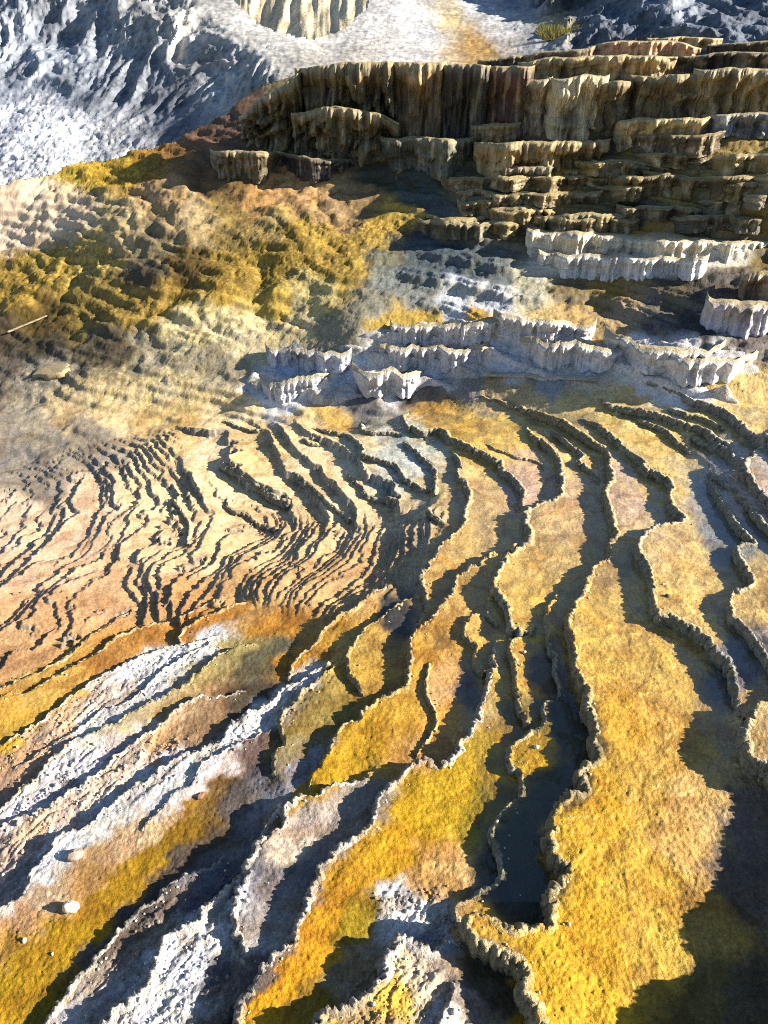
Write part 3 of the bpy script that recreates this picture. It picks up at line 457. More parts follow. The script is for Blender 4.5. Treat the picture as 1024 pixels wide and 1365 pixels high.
# ------------------------------------------------------------------ rimstone dams: knobbly walls with a crusted lip
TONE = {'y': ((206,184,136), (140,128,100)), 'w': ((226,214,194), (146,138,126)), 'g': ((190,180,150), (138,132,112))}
PROF = np.array([(.040, 0, -.010), (.026, 0, .000), (.016, 0, .006), (.008, 0, .009), (.001, 0, .008), (-.006, 0, .001),          # offset into the tread, share of drop, extra height
                 (-.013, .10, 0), (-.018, .24, 0), (-.021, .38, 0), (-.020, .52, 0), (-.017, .66, 0), (-.013, .8, 0), (-.011, .92, 0), (-.012, 1.0, -.004), (-.02, 1.0, -.03)])
rim_loc = []
for k, ((lv, h, tone, lab, P), Q) in enumerate(zip(RIMS, paths)):
    qx, qy = Q[:, 0], Q[:, 1]; m = bil(M, qx, qy); X, Y = at_height(qx, qy, m)
    T = np.stack([np.gradient(X), np.gradient(Y)], 1)
    for _ in range(3): T[1:-1] = (T[:-2] + T[1:-1] + T[2:]) / 3
    T /= np.hypot(T[:, 0], T[:, 1])[:, None] + 1e-9; n = np.stack([-T[:, 1], T[:, 0]], 1)
    pm = bil(PPM, qx, qy)
    def zat(o):
        xx, yy = X + n[:, 0] * o, Y + n[:, 1] * o; a, c = project(xx, yy, m); return bil(ZS, np.clip(a, -238, 1328), np.clip(c, 57, 1478))
    d = np.clip(7 / pm, .02, .06)
    zh = np.maximum.reduce([zat(d), zat(d * 1.5)]); zl = np.minimum.reduce([zat(-d), zat(-d * 1.5)])
    for _ in range(4): zh[1:-1] = (zh[:-2] + zh[1:-1] + zh[2:]) / 3; zl[1:-1] = (zl[:-2] + zl[1:-1] + zl[2:]) / 3
    zh = np.minimum(zh, zl + 1.7 * hprof(h, len(zh)) + .015)
    drop = np.maximum(zh - zl, .008)
    sc = np.clip((drop / .07) ** .6, .45, 1.5) * np.clip(200 / pm, .75, 1.0)
    sc = sc * np.clip(1 + .45 * perlin(X * 5, Y * 5, seed=k + 700), .55, 1.5)
    u = np.linspace(0, 1, len(Q)); end = sstep(0, .02, u) * sstep(0, .02, 1 - u)
    G = np.zeros((len(Q), len(PROF), 3)); face = np.zeros((len(Q), len(PROF)))
    for j, (o, s, e) in enumerate(PROF):
        oo = o * sc * (.35 + .65 * end)
        G[:, j, 0] = X + n[:, 0] * oo; G[:, j, 1] = Y + n[:, 1] * oo; G[:, j, 2] = zh + e * sc * end - drop * s - (1 - end) * .01
        face[:, j] = j / (len(PROF) - 1)
    a = .35 + .65 * np.sin(np.pi * np.clip(face * 1.05, 0, 1)); lumps = 0.010 * fbm(G[..., 0] * 60, G[..., 1] * 55, G[..., 2] * 55, o=3, seed=k + 200) + .006 * fbm(G[..., 0] * 20, G[..., 1] * 20, G[..., 2] * 34, o=2, seed=k + 300)
    amp = lumps * a * np.clip(sc, .5, 1.2)[:, None]
    G[..., 0] -= n[:, 0][:, None] * amp * 1.1; G[..., 1] -= n[:, 1][:, None] * amp * 1.1; G[..., 2] += amp * .7 * (face < .9)
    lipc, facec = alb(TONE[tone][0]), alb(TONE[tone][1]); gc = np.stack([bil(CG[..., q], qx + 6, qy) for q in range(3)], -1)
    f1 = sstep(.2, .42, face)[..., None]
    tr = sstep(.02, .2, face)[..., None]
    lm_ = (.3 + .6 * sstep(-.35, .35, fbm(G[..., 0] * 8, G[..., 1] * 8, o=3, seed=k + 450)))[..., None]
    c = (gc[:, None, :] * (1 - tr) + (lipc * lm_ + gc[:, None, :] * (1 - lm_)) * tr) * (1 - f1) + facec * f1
    c = c * np.clip(1 + .35 * fbm(G[..., 0] * 30, G[..., 1] * 30, G[..., 2] * 30, o=2, seed=k + 400), .5, 1.6)[..., None]
    nc = len(PROF); js = 6
    Fall = grid_faces(len(Q), nc).reshape(len(Q) - 1, nc - 1, 4)
    vis = (qx > -30) & (qx < 1060)
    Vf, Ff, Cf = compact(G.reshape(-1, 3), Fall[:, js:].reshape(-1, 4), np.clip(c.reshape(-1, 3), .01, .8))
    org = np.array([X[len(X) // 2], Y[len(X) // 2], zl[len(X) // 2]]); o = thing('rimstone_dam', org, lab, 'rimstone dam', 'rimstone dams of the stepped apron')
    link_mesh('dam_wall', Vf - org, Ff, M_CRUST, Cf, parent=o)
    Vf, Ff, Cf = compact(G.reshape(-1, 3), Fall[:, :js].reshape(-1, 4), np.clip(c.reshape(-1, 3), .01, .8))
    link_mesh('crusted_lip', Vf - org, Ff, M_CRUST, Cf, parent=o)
    rim_loc.append((X, Y, zh, zl, n))
# ------------------------------------------------------------------ white broken bank
kb = wW > .03
kbf = kb[:-1, :-1] & kb[1:, :-1] & kb[:-1, 1:] & kb[1:, 1:]
ZBm = ZS * (1 - wW) + ZB * wW - .05 * (1 - sstep(.03, .5, wW))
cb = idw((PX + wx)[::2, ::2] * 1.0, (PY + wy)[::2, ::2], 3.0); cb = np.stack([up2(cb[..., q]) for q in range(3)], -1)
cb = cb * .45 + .55 * alb((218, 214, 210))
cr = sstep(.05, .6, fbm(WX * 5, WY * 5, M * 10, o=4, seed=64))[..., None]; cb = cb * (1 - .55 * cr) + .55 * cr * alb((150, 148, 150))
Vb, Fb, Cb = compact(np.stack([WX, WY, ZBm], -1).reshape(-1, 3), grid_faces(NR, NC, kbf)[:, ::-1], np.clip(cb, .02, .8).reshape(-1, 3))
tag(link_mesh('travertine_bank', Vb, Fb, M_CRUST, Cb), 'broken white travertine bank stretching across the middle behind the stepped pools', 'rock bank')
# ------------------------------------------------------------------ ledges: lip path in pixels, pixel row of the foot, colours, label
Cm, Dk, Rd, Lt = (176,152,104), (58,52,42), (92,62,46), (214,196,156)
LEDGES = [
 ([(860,53),(905,49),(962,53)], 62, Cm, 'small pale ledge at the very top of the wall, right of centre', .5, 0),
 ([(940,61),(985,57),(1050,54)], 74, Dk, 'dark ledge at the top right corner of the wall', .5, 0),
 ([(785,64),(800,57),(850,55),(905,56),(932,67)], 80, (190,150,108), 'pinkish brown ledge with a pale drip on top of the wall', .6, 0),
 ([(636,84),(700,73),(790,64)], 92, (120,104,78), 'long low dark ledge on top of the wall left of the pinkish one', .6, 0),
 ([(322,160),(348,136),(384,112),(406,100)], 198, (112,100,66), 'bulging olive flow stepping down the left end of the wall', .5, 2),
 ([(392,156),(440,142),(500,150),(532,168)], 220, (122,110,74), 'rounded olive bulges at the foot of the wall above the black ledge', .4, 2),
 ([(900,78),(960,70),(1050,70)], 94, Dk, 'dark wide ledge under the top right corner of the wall', .6, 0),
 ([(398,94),(440,87),(480,84),(525,84)], 190, (112,98,62), 'tall dark olive wall ledge at the left end of the upper wall', 1.0, 2),
 ([(520,87),(548,83),(592,85)], 182, (150,122,74), 'overhanging mushroom ledge with dark hanging curtain below', 1.0, 1),
 ([(585,88),(620,87),(648,90)], 184, (70,66,52), 'narrow black curtain ledge beside the mushroom ledge', .9, 1),
 ([(640,92),(670,88),(705,92)], 178, Rd, 'reddish brown curtain ledge in the middle of the wall', .9, 1),
 ([(688,86),(720,80),(770,76),(850,74),(897,79)], 112, (186,160,106), 'long cream ledge running along the top of the wall', .6, 1),
 ([(690,110),(710,106),(730,108)], 172, (150,132,100), 'narrow pale dripping ledge below the long cream ledge', .7, 1),
 ([(722,106),(760,102),(803,103)], 170, (206,188,140), 'bright cream ledge with a white drip in the wall', .7, 1),
 ([(788,114),(812,110),(838,111)], 168, (120,100,60), 'olive brown ledge right of the bright cream ledge', .7, 1),
 ([(830,104),(890,100),(937,101)], 156, (130,112,72), 'dark fluted ledge with cream drips at the right of the wall', .8, 1),
 ([(912,96),(970,92),(1060,93)], 158, (150,130,84), 'wide fluted ledge with long cream drips at the right edge', .8, 1),
 ([(626,170),(655,165),(692,167)], 192, (140,126,90), 'small pale ledge at the foot of the reddish curtain', .5, 1),
 ([(815,164),(860,159),(940,160)], 192, (206,176,112), 'sunlit cream ledge below the dark fluted ledge', .7, 1),
 ([(930,158),(980,152),(1060,150)], 176, (130,140,140), 'bluish wet ledge at the right edge below the fluted ledge', .5, 1),
 ([(836,183),(890,180),(962,179)], 200, (100,84,58), 'low brown ledge under the sunlit cream ledge', .5, 1),
 ([(629,198),(660,193),(720,190),(806,191)], 240, (158,134,84), 'long dripping basin ledge standing alone below the wall', .8, 1),
 ([(660,228),(700,223),(745,224)], 256, (110,104,84), 'grey lobed ledge directly beneath the long dripping basin', .5, 1),
 ([(505,186),(560,184),(632,187)], 226, (96,100,80), 'dull green ledge left of the long dripping basin', .7, 1),
 ([(284,204),(318,202),(374,206)], 236, (104,92,62), 'short drum shaped ledge alone on the left slope', .6, 1),
 ([(370,207),(440,213),(508,219)], 234, (40,38,36), 'black shadowed ledge stretching right from the drum shaped one', .5, 0),  # shadow put into the near-black ledge colour
 ([(698,316),(770,313),(830,318),(900,322),(960,325),(1060,329)], 345, (214,206,184), 'long white faced ledge with an orange pool on top', .9, 0),
 ([(714,344),(780,342),(850,346),(940,351)], 367, (214,212,206), 'low white ledge under the long white faced ledge', .3, 0),
 ([(982,372),(1010,366),(1060,364)], 396, (150,124,92), 'brown block ledge at the right edge above the white one', .4, 0),
 ([(932,408),(980,407),(1060,415)], 436, (186,180,180), 'white and lilac ledge at the right edge beside the dark pool', .5, 0),
 ([(556,300),(600,297),(660,302)], 312, (96,92,66), 'thin olive step in the middle of the shaded stairs', .4, 0),
 ([(700,292),(780,286),(850,290)], 306, (120,106,66), 'thin olive step just behind the orange pool', .4, 0),
 ([(640,262),(720,258),(800,262)], 282, (116,106,74), 'grey olive step under the grey lobed ledge', .5, 1),
 ([(760,240),(860,234),(960,238),(1060,232)], 258, (120,104,62), 'broad olive step in the stairs at right', .5, 1),
 ([(900,214),(960,209),(1060,206)], 232, (136,116,68), 'yellowish step below the low brown ledge at right', .5, 1),
]
def ledge(P, foot, colr, label, D, flute, seed):
    Q = resample(P, 1.1); qx, qy = Q[:, 0], Q[:, 1]; n = len(Q)
    fy = foot + 4 * perlin(qx / 30, qx * 0 + seed, seed=seed)
    zb = bil(ZS if foot > 200 else M, np.clip(qx, -230, 1320), fy); zb = blur(np.tile(zb, (3, 1)), 6)[1]
    Xb, Yb = at_height(qx, fy, zb)
    r = ray(qx, qy); zl = CAM_H + r[2] / r[1] * (Yb - .10)
    hgt = np.maximum(zl - zb, .03)
    lob = 0
    zl = zl + .022 * np.clip(hgt / .3, .2, 1) * fbm(Xb * 3.5, Xb * 0 + seed, o=3, seed=seed + 31)
    u = np.linspace(0, 1, n); e = np.sqrt(np.clip(1 - np.abs(2 * u - 1) ** 4, 0, 1))
    lob = -.13 * fbm(Xb * 1.9, Xb * 0 + seed, o=2, seed=seed, kind='billow') - .05 * fbm(Xb * 9, Xb * 0 + seed, o=2, seed=seed + 5, kind='billow') - .06
    rows = [(1., 0., D * .6, -.05), (.5, 0., D * .35, -.022), (.2, 0, D * .18, -.006), (.08, 0, .09, .004), (0, .004, .05, 0), (0, .016, .022, 0), (0, .04, .004, 0), (0, .07, -.006, 0)] + [(0, v, 0, 0) for v in np.linspace(.11, 1.22, 25)]
    G = np.zeros((n, len(rows), 3)); vv = np.zeros((n, len(rows)))
    scale = np.clip(hgt / .35, .35, 1.3)
    for j, (bk, v, off, ex) in enumerate(rows):
        if j >= 8:
            off = (-.02 * math.exp(-((v - .16) / .10) ** 2) + .035 * sstep(.2, .6, np.array(v)) - .06 * sstep(.6, 1.1, np.array(v)))
            off = off * scale
        y = Yb - .10 + lob * (1 if j > 2 else .3) + off + (1 - e) * (.28 if j > 2 else .1)
        G[:, j, 1] = y; G[:, j, 0] = Xb * (y / Yb); G[:, j, 2] = zl + ex - v * hgt; vv[:, j] = v
    fl = np.zeros_like(vv)
    if flute:
        fr = (5 + 8 * ((seed * .618) % 1)) if flute == 1 else 3.0
        fl = -(.05 if flute == 1 else .26) * fbm(G[..., 0] * fr, vv * (1.3 if flute == 1 else 2.2) + seed, o=3, seed=seed + 9, kind='billow') * sstep(.04, .5, vv)
    fl = fl - .075 * min(1., float(hgt.mean()) / .3) * fbm(G[..., 0] * 2.6, vv * 1.9 + seed * .7, o=2, seed=seed + 13, kind='billow') * sstep(.05, .3, vv)
    fl = fl + .012 * fbm(G[..., 0] * 30, G[..., 1] * 30, G[..., 2] * 18, o=3, seed=seed + 11)
    G[..., 1] += fl * scale[:, None] * sstep(.0, .1, vv)
    c = np.broadcast_to(alb(colr), vv.shape + (3,)).copy()
    s1 = fbm(G[..., 0] * 14, vv * .9 + seed * 3, o=3, seed=seed + 20)
    s2 = fbm(G[..., 0] * 3.0, vv * .7 + seed * 2, o=3, seed=seed + 21)
    fm = (vv > .03)
    w1 = (sstep(.05, .5, s1) * fm)[..., None]; w2 = (sstep(0, .5, s2) * fm)[..., None]; w3 = (sstep(.1, .55, -s1) * fm)[..., None]
    c = c * (1 - .5 * w3) + .5 * w3 * alb((206, 188, 146)) * (.4 + .6 * min(1, sum(colr) / 360))
    c = c * (1 - .6 * w1) + .6 * w1 * alb((70, 58, 42)); c = c * (1 - .6 * w2) + .6 * w2 * alb((66, 58, 44)); c = c * (1 + .22 * fbm(G[..., 0] * 1.3, vv * .5 + seed, o=2, seed=seed + 23))[..., None] * np.array([1.12, 1.12, 1.26])
    if sum(colr) > 560: c = c * .3 + .7 * alb(colr) * np.clip(1 + .12 * s1, .7, 1.2)[..., None]
    lip = np.exp(-((vv - .03) / .05) ** 2)[..., None] * .5; c = c * (1 - lip) + lip * alb((190, 172, 128)) * (.35 + .65 * min(1, sum(colr) / 400))
    topc = (vv < .01)[..., None]; c = c * (1 - .7 * topc) + .7 * topc * alb((186, 164, 110))
    c = np.clip(c, .006, .8).reshape(-1, 3); nr = len(rows); Fall = grid_faces(n, nr)[:, ::-1].reshape(n - 1, nr - 1, 4)
    org = np.array([Xb[n // 2], Yb[n // 2], zb[n // 2]]); o = thing('terrace_ledge', org, label, 'terrace ledge', 'travertine terrace ledges of the wall and stairs')
    for nm, j0, j1, mt_ in (('top_shelf', 0, 3, M_GROUND), ('rounded_lip', 3, 9, M_LEDGE), ('fluted_face', 9, nr, M_LEDGE)):
        Vf, Ff, Cf = compact(G.reshape(-1, 3), Fall[:, j0:j1].reshape(-1, 4), c)
        link_mesh(nm, Vf - org, Ff, mt_, Cf, parent=o, extra={'wet': np.full(len(Vf), .8)})
Wh = (206, 202, 198)
LEDGES += [([(520,441),(600,437),(662,434)], 452, Wh, 'long low white step at the upper left of the broken white bank', .3, 1),
 ([(655,427),(720,429),(792,441)], 448, Wh, 'highest white step of the broken bank, beside the tan shallow pool', .3, 1),
 ([(500,471),(580,467),(650,472)], 484, (190,190,192), 'bluish white step low on the left half of the broken bank', .3, 1),
 ([(690,463),(760,459),(832,471)], 480, Wh, 'white step in the middle of the broken bank', .3, 1),
 ([(800,456),(880,462),(962,471)], 477, Wh, 'long white step running right from the middle of the bank', .3, 1),
 ([(842,480),(920,479),(1004,489)], 497, (212,208,202), 'lowest white step at the right end of the bank', .3, 1),
 ([(470,501),(520,497),(562,503)], 515, Wh, 'small white crusted step below the left half of the bank', .25, 1),
 ([(335,521),(380,507),(440,506)], 522, (196,198,200), 'pale step at the far left end of the white bank', .25, 1),
 ([(356,474),(410,470),(470,476)], 486, (178,184,190), 'grey blue step on the slope left of the white bank', .3, 1)]
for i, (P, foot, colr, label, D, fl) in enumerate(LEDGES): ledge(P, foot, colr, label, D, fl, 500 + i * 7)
rr = random.Random(5)
for q in range(30):
    x0 = rr.uniform(560, 1000); y0 = 206 + (q % 10) * 10.5 + rr.uniform(-3, 3); L = rr.uniform(70, 190)
    if x0 + L > 1060: L = 1060 - x0
    P = [(x0, y0 + 3), (x0 + L * .3, y0 - rr.uniform(0, 3)), (x0 + L * .7, y0 - rr.uniform(0, 2)), (x0 + L, y0 + rr.uniform(1, 5))]
    ledge(P, y0 + rr.uniform(9, 14), rr.choice([(112,100,68), (128,112,72), (104,98,76), (140,120,70)]), 'thin olive step among many like it in the shaded stairs below the wall', .5, 1, 900 + q * 5)
for o in COL.objects:
    if o.get('label', '').startswith('thin olive step among'): o['group'] = 'thin steps of the shaded stairs'
# ------------------------------------------------------------------ hills behind
HD = [(-200,340,12),(0,330,12.5),(0,240,14.2),(0,180,16.5),(80,240,13.8),(80,170,16.5),(150,210,14.6),(200,180,15.4),(0,100,20),(0,0,22.5),(-200,0,22),(-200,150,19),(100,110,19),(100,0,22.5),(200,130,17.2),(200,60,19.5),(200,0,21.5),
 (300,150,14.9),(300,90,16.6),(300,30,19.5),(300,-80,25),(400,110,14),(400,60,17.5),(440,60,18.6),(380,20,21),(500,100,15.5),(500,40,20),(500,0,23.5),(600,95,16.5),(600,40,21.8),(600,0,25.5),(700,85,17),(700,30,22.5),(700,0,25.5),(850,75,16),(850,0,20),(1000,70,15.5),(1000,0,18.5),(1250,65,15),(1250,0,17.5),(0,-100,27),(200,-100,27),(500,-100,34),(700,-100,28),(900,-100,24),(1250,-100,22)]
fH = tps([h[:2] for h in HD], [math.log(h[2]) for h in HD], .003)
hx = np.concatenate([np.arange(-460, -10, 8.), np.arange(-10, 1034, 1.8), np.arange(1034, 1300, 6.)]); hy = np.concatenate([np.arange(-110, -8, 5.), np.arange(-8, 345, 1.8)])
HXp, HYp = np.meshgrid(hx, hy); HY = np.exp(fH(HXp, HYp)); hX, hY, hZ = at_dist(HXp, HYp, HY)
def pm2(poly, soft):
    global PX, PY
    a, b_ = PX, PY; PX, PY = HXp, HYp; r = poly_mask(poly, soft); PX, PY = a, b_; return r
rocky = np.clip(pm2([(-260,-110),(220,-110),(250,10),(330,66),(372,100),(340,125),(250,150),(190,180),(150,150),(60,110),(-260,130)], 22) + pm2([(690,-20),(710,-110),(1300,-110),(1300,95),(730,95),(750,50)], 16), 0, 1)
dsp = .6 * fbm(hX * .5, hY * .3, hZ * .33, o=7, seed=601, kind='ridge', gain=.54) - .16 * fbm(hX * 1.5, hY * .8, hZ * .7, o=3, seed=602, kind='billow')
rg = .03 * fbm(hX * 4, hY * 4, hZ * 4, o=4, seed=603, gain=.62, kind='billow') + .05 * fbm(hX * 1, hY * 1, o=3, seed=604)
foot = pm2([(-260,150),(60,130),(160,170),(210,190),(100,260),(-260,345)], 14)
rocky = rocky * np.clip(.95 + .6 * fbm(hX * .2, hZ * .25, o=2, seed=606), .35, 1.3)
dz = rocky * .9 * dsp + (1 - rocky) * rg * (1 + .8 * foot)
hY2 = hY - dz * .9; hX2 = hX * (hY2 / hY); hZ2 = hZ + dz * .45
HC = [(0,250,(153,153,154)),(60,200,(193,193,193)),(100,190,(204,204,204)),(20,180,(184,185,190)),(150,200,(173,173,175)),(0,100,(142,148,157)),(60,60,(153,159,167)),(120,110,(112,118,126)),(200,100,(122,126,130)),(180,30,(153,153,151)),(100,20,(132,136,142)),(250,60,(163,161,154)),(300,100,(153,153,151)),(230,140,(102,106,114)),(330,120,(153,151,142)),(350,70,(164,161,154)),(420,80,(154,150,142)),(450,60,(162,158,152)),(400,20,(157,153,147)),(520,60,(157,153,147)),(540,20,(173,171,169)),(470,90,(173,166,154)),(580,40,(168,168,168)),(600,30,(168,151,109)),(630,60,(159,126,70)),(650,70,(154,122,70)),(670,40,(173,169,164)),(690,30,(164,162,159)),(740,35,(151,142,109)),(720,60,(142,142,142)),(800,20,(100,107,117)),(780,50,(92,99,109)),(900,20,(126,132,141)),(870,40,(109,117,126)),(960,30,(100,107,117)),(1010,30,(92,99,109)),(640,10,(168,168,168)),(700,0,(126,131,137))]
hp = np.array([c[:2] for c in HC], float); hc = np.array([alb(c[2]) for c in HC])
ox = HXp + 14 * fbm(HXp / 40, HYp / 30, o=3, seed=611); oy = HYp + 10 * fbm(HXp / 40, HYp / 30, o=3, seed=612)
wgt = ((ox.ravel()[:, None] - hp[None, :, 0]) ** 2 + (oy.ravel()[:, None] - hp[None, :, 1]) ** 2 + 60) ** -2.0; wgt /= wgt.sum(1, keepdims=True)
hcol = (wgt @ hc).reshape(HXp.shape + (3,)) * np.clip(1 + .28 * fbm(hX * 6, hY * 6, hZ * 6, o=3, seed=616, gain=.7), .5, 1.5)[..., None] * np.clip(1 + .3 * fbm(hX * .8, hY * .5, hZ * .8, o=4, seed=613), .5, 1.5)[..., None]
dkm = (rocky * sstep(.0, .6, fbm(hX * .7, hY * .5, hZ * .45, o=4, seed=614)))[..., None]; hcol = hcol * (1 + .2 * (1 - rocky))[..., None]; hcol = hcol * (1 - .7 * dkm) + .7 * dkm * alb((70, 76, 86))  # dark bluish patches paint crevice shadow into the rock colour
notch = np.interp(hx, [285, 300, 345, 385, 420, 455, 490, 505], [-120, -12, 30, 46, 51, 40, 8, -120])[None, :] + (2.5 * fbm(hx / 14, hx * 0, o=3, seed=618))[None, :]
rdg = np.interp(hx, [-240, 0, 60, 150, 230, 300, 335, 400, 520, 640, 800, 1024, 1330], [264, 244, 229, 207, 184, 148, 120, 97, 92, 88, 78, 70, 58])[None, :]
kh = (HYp > notch) & (HYp < rdg + 14); khf = kh[:-1, :-1] & kh[1:, :-1] & kh[:-1, 1:] & kh[1:, 1:]
Vh, Fh, Ch = compact(np.stack([hX2, hY2, hZ2], -1).reshape(-1, 3), grid_faces(len(hy), len(hx), khf)[:, ::-1], np.clip(hcol, .01, .8).reshape(-1, 3))
kind(link_mesh('hill', Vh, Fh, M_ROCK, Ch), 'structure')
# far tan cliff seen through the notch, leaning back and ribbed
fx, fy2 = np.meshgrid(np.arange(200, 620, 2.5), np.arange(-110, 80, 2.5)); fY = 46 - (fy2 + 110) * .05 - (fx - 400) * .02
a, b2, c2 = at_dist(fx, fy2, fY); dd = .45 * fbm(a * .3, c2 * .1, o=4, seed=621, kind='billow') + .3 * fbm(a * 1.2, c2 * .5, o=3, seed=622); b2 = b2 + dd
fc = np.broadcast_to(alb((226, 206, 168)), fx.shape + (3,)) * np.clip(1 + .25 * fbm(a * .8, c2 * .25, o=4, seed=623), .6, 1.4)[..., None]
kind(link_mesh('cliff', np.stack([a, b2, c2], -1).reshape(-1, 3), grid_faces(*fx.shape)[:, ::-1], M_ROCK, fc.reshape(-1, 3)), 'structure')
# ------------------------------------------------------------------ small loose things
def ground_at(px, py):
    m = bil(M, px, py)
    for _ in range(6):
        X, Y = at_height(px, py, m); a, b_ = project(X, Y, bil(M, *project(X, Y, m))); m = .5 * m + .5 * bil(Z, *[np.asarray(q, float) for q in project(X, Y, bil(M, px, py))])
    X, Y = at_height(px, py, m); return float(X), float(Y), float(m)
def sphere(nu=20, nv=12):
    u = np.linspace(0, 2 * np.pi, nu, endpoint=False); w = np.linspace(.02, np.pi - .02, nv)
    P = np.stack([np.outer(np.sin(w), np.cos(u)), np.outer(np.sin(w), np.sin(u)), np.outer(np.cos(w), np.ones(nu))], -1).reshape(-1, 3)
    F = [(j * nu + i, (j + 1) * nu + i, (j + 1) * nu + (i + 1) % nu, j * nu + (i + 1) % nu) for j in range(nv - 1) for i in range(nu)]
    return P, np.array(F)
SP, SF = sphere()
def pebble(px, py, r, c, label, seed, flat=.75, name='pebble', cat='pebble', group='loose pebbles on the mats'):
    x, y, z = ground_at(px, py)
    P = SP * (1 + .22 * fbm(SP[:, 0] * 1.7 + seed * 1.37, SP[:, 1] * 1.7 + .4, SP[:, 2] * 1.7 + .3, o=3, seed=seed))[:, None] * np.array([1.15, .8, flat]) * r
    o = link_mesh(name, P, SF, M_STONE, np.tile(alb(c), (len(P), 1))); o.location = (x, y, z + r * flat * .55); o.rotation_euler = (0, 0, seed)
    return tag(o, label, cat, group)
pebble(95, 1212, .030, (226,214,190), 'white pebble casting a dark shadow on the yellow strip at lower left', 3, .95)
pebble(33, 1254, .011, (226,214,170), 'small pale pebble on yellow mat near the left edge', 5)
pebble(70, 1272, .007, (206,190,140), 'tiny pale pebble low on the yellow mat at lower left', 8)
pebble(101, 1142, .032, (170,150,132), 'rounded pinkish stone on the white crust at lower left', 13, .7, 'stone', 'stone')
pebble(97, 1020, .012, (190,180,160), 'small grey pebble on the pale strip at left', 17)
pebble(268, 1062, .018, (150,110,84), 'small brown stone on the white stripe', 23, .7, 'stone', 'stone')
pebble(612, 995, .014, (206,196,170), 'pale pebble beside the yellow dam in the centre', 27)
pebble(890, 795, .012, (110,96,70), 'dark little pebble on the tan tread at right', 31)
def beam(pa, pb, w, t, c, name, label, cat, lift=.0, seed=1, taper=.7):
    A = np.array(ground_at(*pa)); B = np.array(ground_at(*pb)); n = 34; k = 12; A[2] += lift; B[2] += lift
    d = (B - A); L = np.linalg.norm(d); d /= L; s = np.cross(d, (0, 0, 1)); s /= np.linalg.norm(s); up = np.cross(s, d)
    V = []
    for i in range(n):
        f = i / (n - 1); r = (1 - (1 - taper) * f) * (1 if 0 < i < n - 1 else .05)
        for j in range(k):
            a = 2 * math.pi * j / k; q = .86 + .1 * math.cos(4 * a)
            V.append(A + d * L * f + s * (math.cos(a) * w * r * q + .25 * w * math.sin(f * 5 + seed)) + up * math.sin(a) * t * r * q)
    V = np.array(V); V += .18 * t * fbm(V[:, 0] * 12, V[:, 1] * 12, V[:, 2] * 30, o=2, seed=seed)[:, None]
    F = [(i * k + j, i * k + (j + 1) % k, (i + 1) * k + (j + 1) % k, (i + 1) * k + j) for i in range(n - 1) for j in range(k)]
    o = link_mesh(name, V, F, M_WOOD, np.tile(alb(c), (len(V), 1))); return tag(o, label, cat)
beam((642, 506), (800, 512), .05, .022, (176,168,152), 'fallen_log', 'long bleached log lying at the foot of the broken white bank', 'log', .05, 3, .8)
beam((10, 447), (64, 424), .018, .014, (190,170,136), 'fallen_branch', 'pale fallen branch on the dark slope at the left edge', 'branch', .03, 4)
beam((388, 752), (408, 762), .006, .005, (190,170,130), 'twig', 'thin pale twig across the fine rims left of centre', 'twig', .02, 6)
# broken slab tilted on the slope at left
def slab(px, py, w, d, t, c, label, seed):
    x, y, z = ground_at(px, py); n = 18; V = []
    rr = [(1 + .25 * math.sin(i * 2.3 + seed) + .12 * math.sin(i * 5.1)) for i in range(n)]
    for k, (zz, s) in enumerate(((0, .9), (0, 1.0), (t * .5, 1.04), (t, 1.0), (t * 1.03, .92), (t * 1.03, .4), (t * 1.03, .01))):
        for i in range(n):
            a = 2 * math.pi * i / n; e = max(abs(math.cos(a)), abs(math.sin(a))) ** .6
            V.append((math.cos(a) / e * w * rr[i] ** .5 * s, math.sin(a) / e * d * rr[i] ** .5 * s, zz))
    V = np.array(V); V += .008 * fbm(V[:, 0] * 20, V[:, 1] * 20, V[:, 2] * 20, o=2, seed=seed)[:, None]
    F = [(k * n + i, k * n + (i + 1) % n, (k + 1) * n + (i + 1) % n, (k + 1) * n + i) for k in range(6) for i in range(n)]
    o = link_mesh('broken_slab', V, F, M_STONE, np.tile(alb(c), (len(V), 1)), smooth=False); o.location = (x, y, z - .02); o.rotation_euler = (R(6), R(-10), R(-12)); return tag(o, label, 'rock slab')
slab(72, 498, .19, .11, .07, (168,150,112), 'broken tan rock slab with a sunlit orange edge on the left slope', 2)
# tuft of dry grass on the grey hill
def tuft(px, py, r, label):
    hh = math.exp(float(fH(np.array([px]), np.array([py]))[0])); x, y, z = [float(q) for q in at_dist(px, py, hh - .5)]
    V, F, C = [], [], []
    for i in range(420):
        a = random.uniform(0, 6.28); q = random.random() ** .5 * r; b_ = np.array([x + math.cos(a) * q, y + math.sin(a) * q * .5, z - .1]); l = random.uniform(.12, .3); w = .012
        t = b_ + np.array([math.cos(a) * q * .6 + random.uniform(-.1, .1), random.uniform(-.1, .1), l]); s = len(V)
        V += [b_ - [w, 0, 0], b_ + [w, 0, 0], t + [w * .2, 0, 0], t - [w * .2, 0, 0]]; F.append((s, s + 1, s + 2, s + 3)); C += [alb(random.choice([(150,140,70), (176,156,84), (120,124,60)]))] * 4
    return tag(link_mesh('grass_tuft', np.array(V), np.array(F), M_STONE, np.array(C)), label, 'grass')
tuft(744, 46, .32, 'yellowish grass tuft growing on the grey hill above the wall')
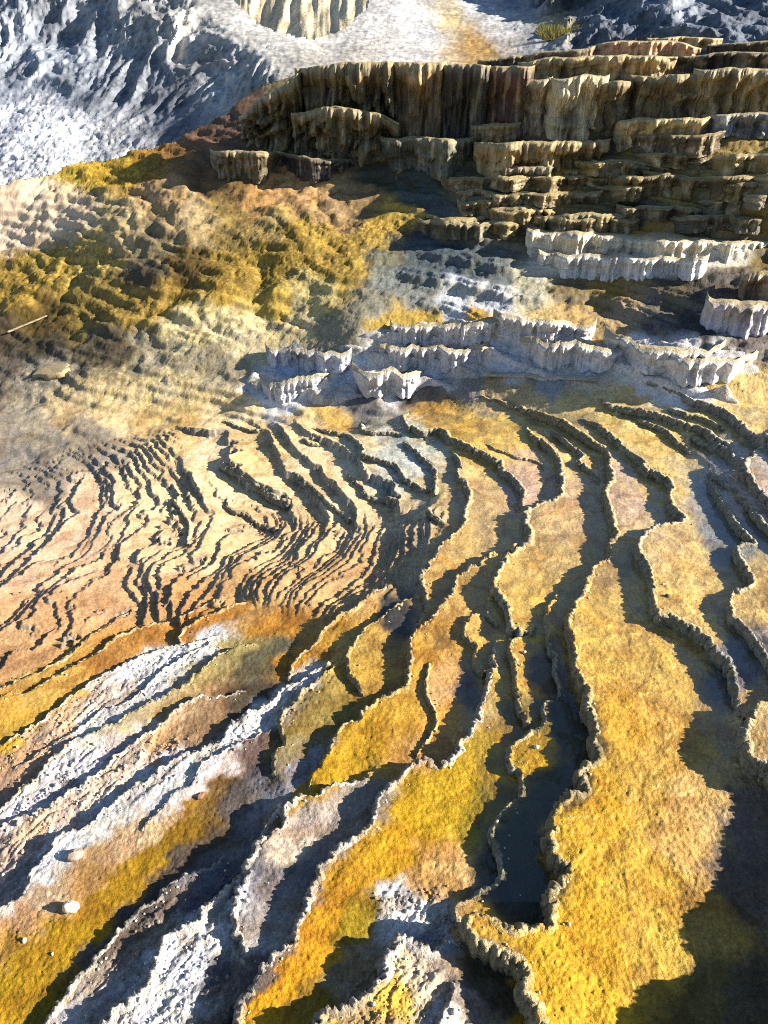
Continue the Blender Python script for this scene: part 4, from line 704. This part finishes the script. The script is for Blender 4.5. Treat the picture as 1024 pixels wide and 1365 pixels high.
# crumbs of crust lying along the rims and the white strips
def crumbs():
    pts = []
    ok = (wRub * (PY > 840) * (PX > -60) * (PX < 1060)).ravel(); area = ok / (PPM.ravel() ** 2); area /= area.sum()
    for i in RNG.choice(len(ok), 1500, p=area):
        pts.append((*XYZ.reshape(-1, 3)[i], RNG.gamma(2.0, .0014) + .0015, CG.reshape(-1, 3)[i]))
    for (X, Y, zh, zl, n), (lv, h, tone, lab, P) in zip(rim_loc, RIMS):
        for i in RNG.integers(0, len(X), int(len(X) * .07)):
            if Y[i] > 4.5: continue
            o = abs(RNG.normal(0, .03)) + .012; pts.append((X[i] + n[i, 0] * o, Y[i] + n[i, 1] * o, zh[i] + .001, RNG.gamma(2., .0012) + .0015, alb(TONE[tone][0])))
    t = (1 + 5 ** .5) / 2
    I = np.array([(-1,t,0),(1,t,0),(-1,-t,0),(1,-t,0),(0,-1,t),(0,1,t),(0,-1,-t),(0,1,-t),(t,0,-1),(t,0,1),(-t,0,-1),(-t,0,1)]) / 1.9
    IF = np.array([(0,11,5),(0,5,1),(0,1,7),(0,7,10),(0,10,11),(1,5,9),(5,11,4),(11,10,2),(10,7,6),(7,1,8),(3,9,4),(3,4,2),(3,2,6),(3,6,8),(3,8,9),(4,9,5),(2,4,11),(6,2,10),(8,6,7),(9,8,1)])
    V = np.concatenate([I * (RNG.uniform(.6, 1.3, (12, 3))) * p[3] + np.array(p[:3]) + [0, 0, p[3] * .3] for p in pts]); F = np.concatenate([IF + 12 * k for k in range(len(pts))])
    C = np.repeat(np.clip(np.array([p[4] for p in pts]) * RNG.uniform(.7, 1.5, (len(pts), 1)), .02, .8), 12, 0)
    kind(link_mesh('gravel', V, F, M_STONE, C), 'stuff')
crumbs()
# ------------------------------------------------------------------ light, sky, camera
SUN_EL, SUN_AZ = R(26), R(-10)                  # azimuth measured from +X (right of the picture) towards +Y (away)
sd = Vector((math.cos(SUN_EL) * math.cos(SUN_AZ), math.cos(SUN_EL) * math.sin(SUN_AZ), math.sin(SUN_EL)))
sl = bpy.data.lights.new('sun', 'SUN'); sl.energy = 5.0; sl.angle = R(.5); sl.color = (1.0, .92, .80)
so = bpy.data.objects.new('sun', sl); COL.objects.link(so); so.rotation_euler = sd.to_track_quat('Z', 'Y').to_euler(); so.location = sd * 50
w = bpy.data.worlds.new('World'); SC.world = w; w.use_nodes = True; nt = w.node_tree
bg = nt.nodes['Background']; sky = nt.nodes.new('ShaderNodeTexSky'); sky.sky_type = 'NISHITA'; sky.sun_disc = False
sky.sun_elevation = SUN_EL; sky.sun_rotation = math.pi / 2 - SUN_AZ; sky.altitude = 500; sky.dust_density = .2; sky.ozone_density = 2.0
nt.links.new(sky.outputs[0], bg.inputs[0]); bg.inputs[1].default_value = .055
cd = bpy.data.cameras.new('camera'); co = bpy.data.objects.new('camera', cd); COL.objects.link(co)
co.location = (0, 0, CAM_H); co.rotation_euler = (math.pi / 2 - PITCH, 0, 0)
cd.sensor_fit = 'VERTICAL'; cd.sensor_height = 36; cd.lens = FPX / 1365 * 36; cd.clip_start = .05; cd.clip_end = 500
SC.camera = co
SC.view_settings.view_transform = 'Standard'; SC.view_settings.look = 'None'; SC.view_settings.exposure = 1.4; SC.view_settings.gamma = 1
SC.render.engine = 'CYCLES'; SC.cycles.use_denoising = False; SC.cycles.filter_width = 1.05; SC.cycles.max_bounces = 6; SC.cycles.transparent_max_bounces = 8
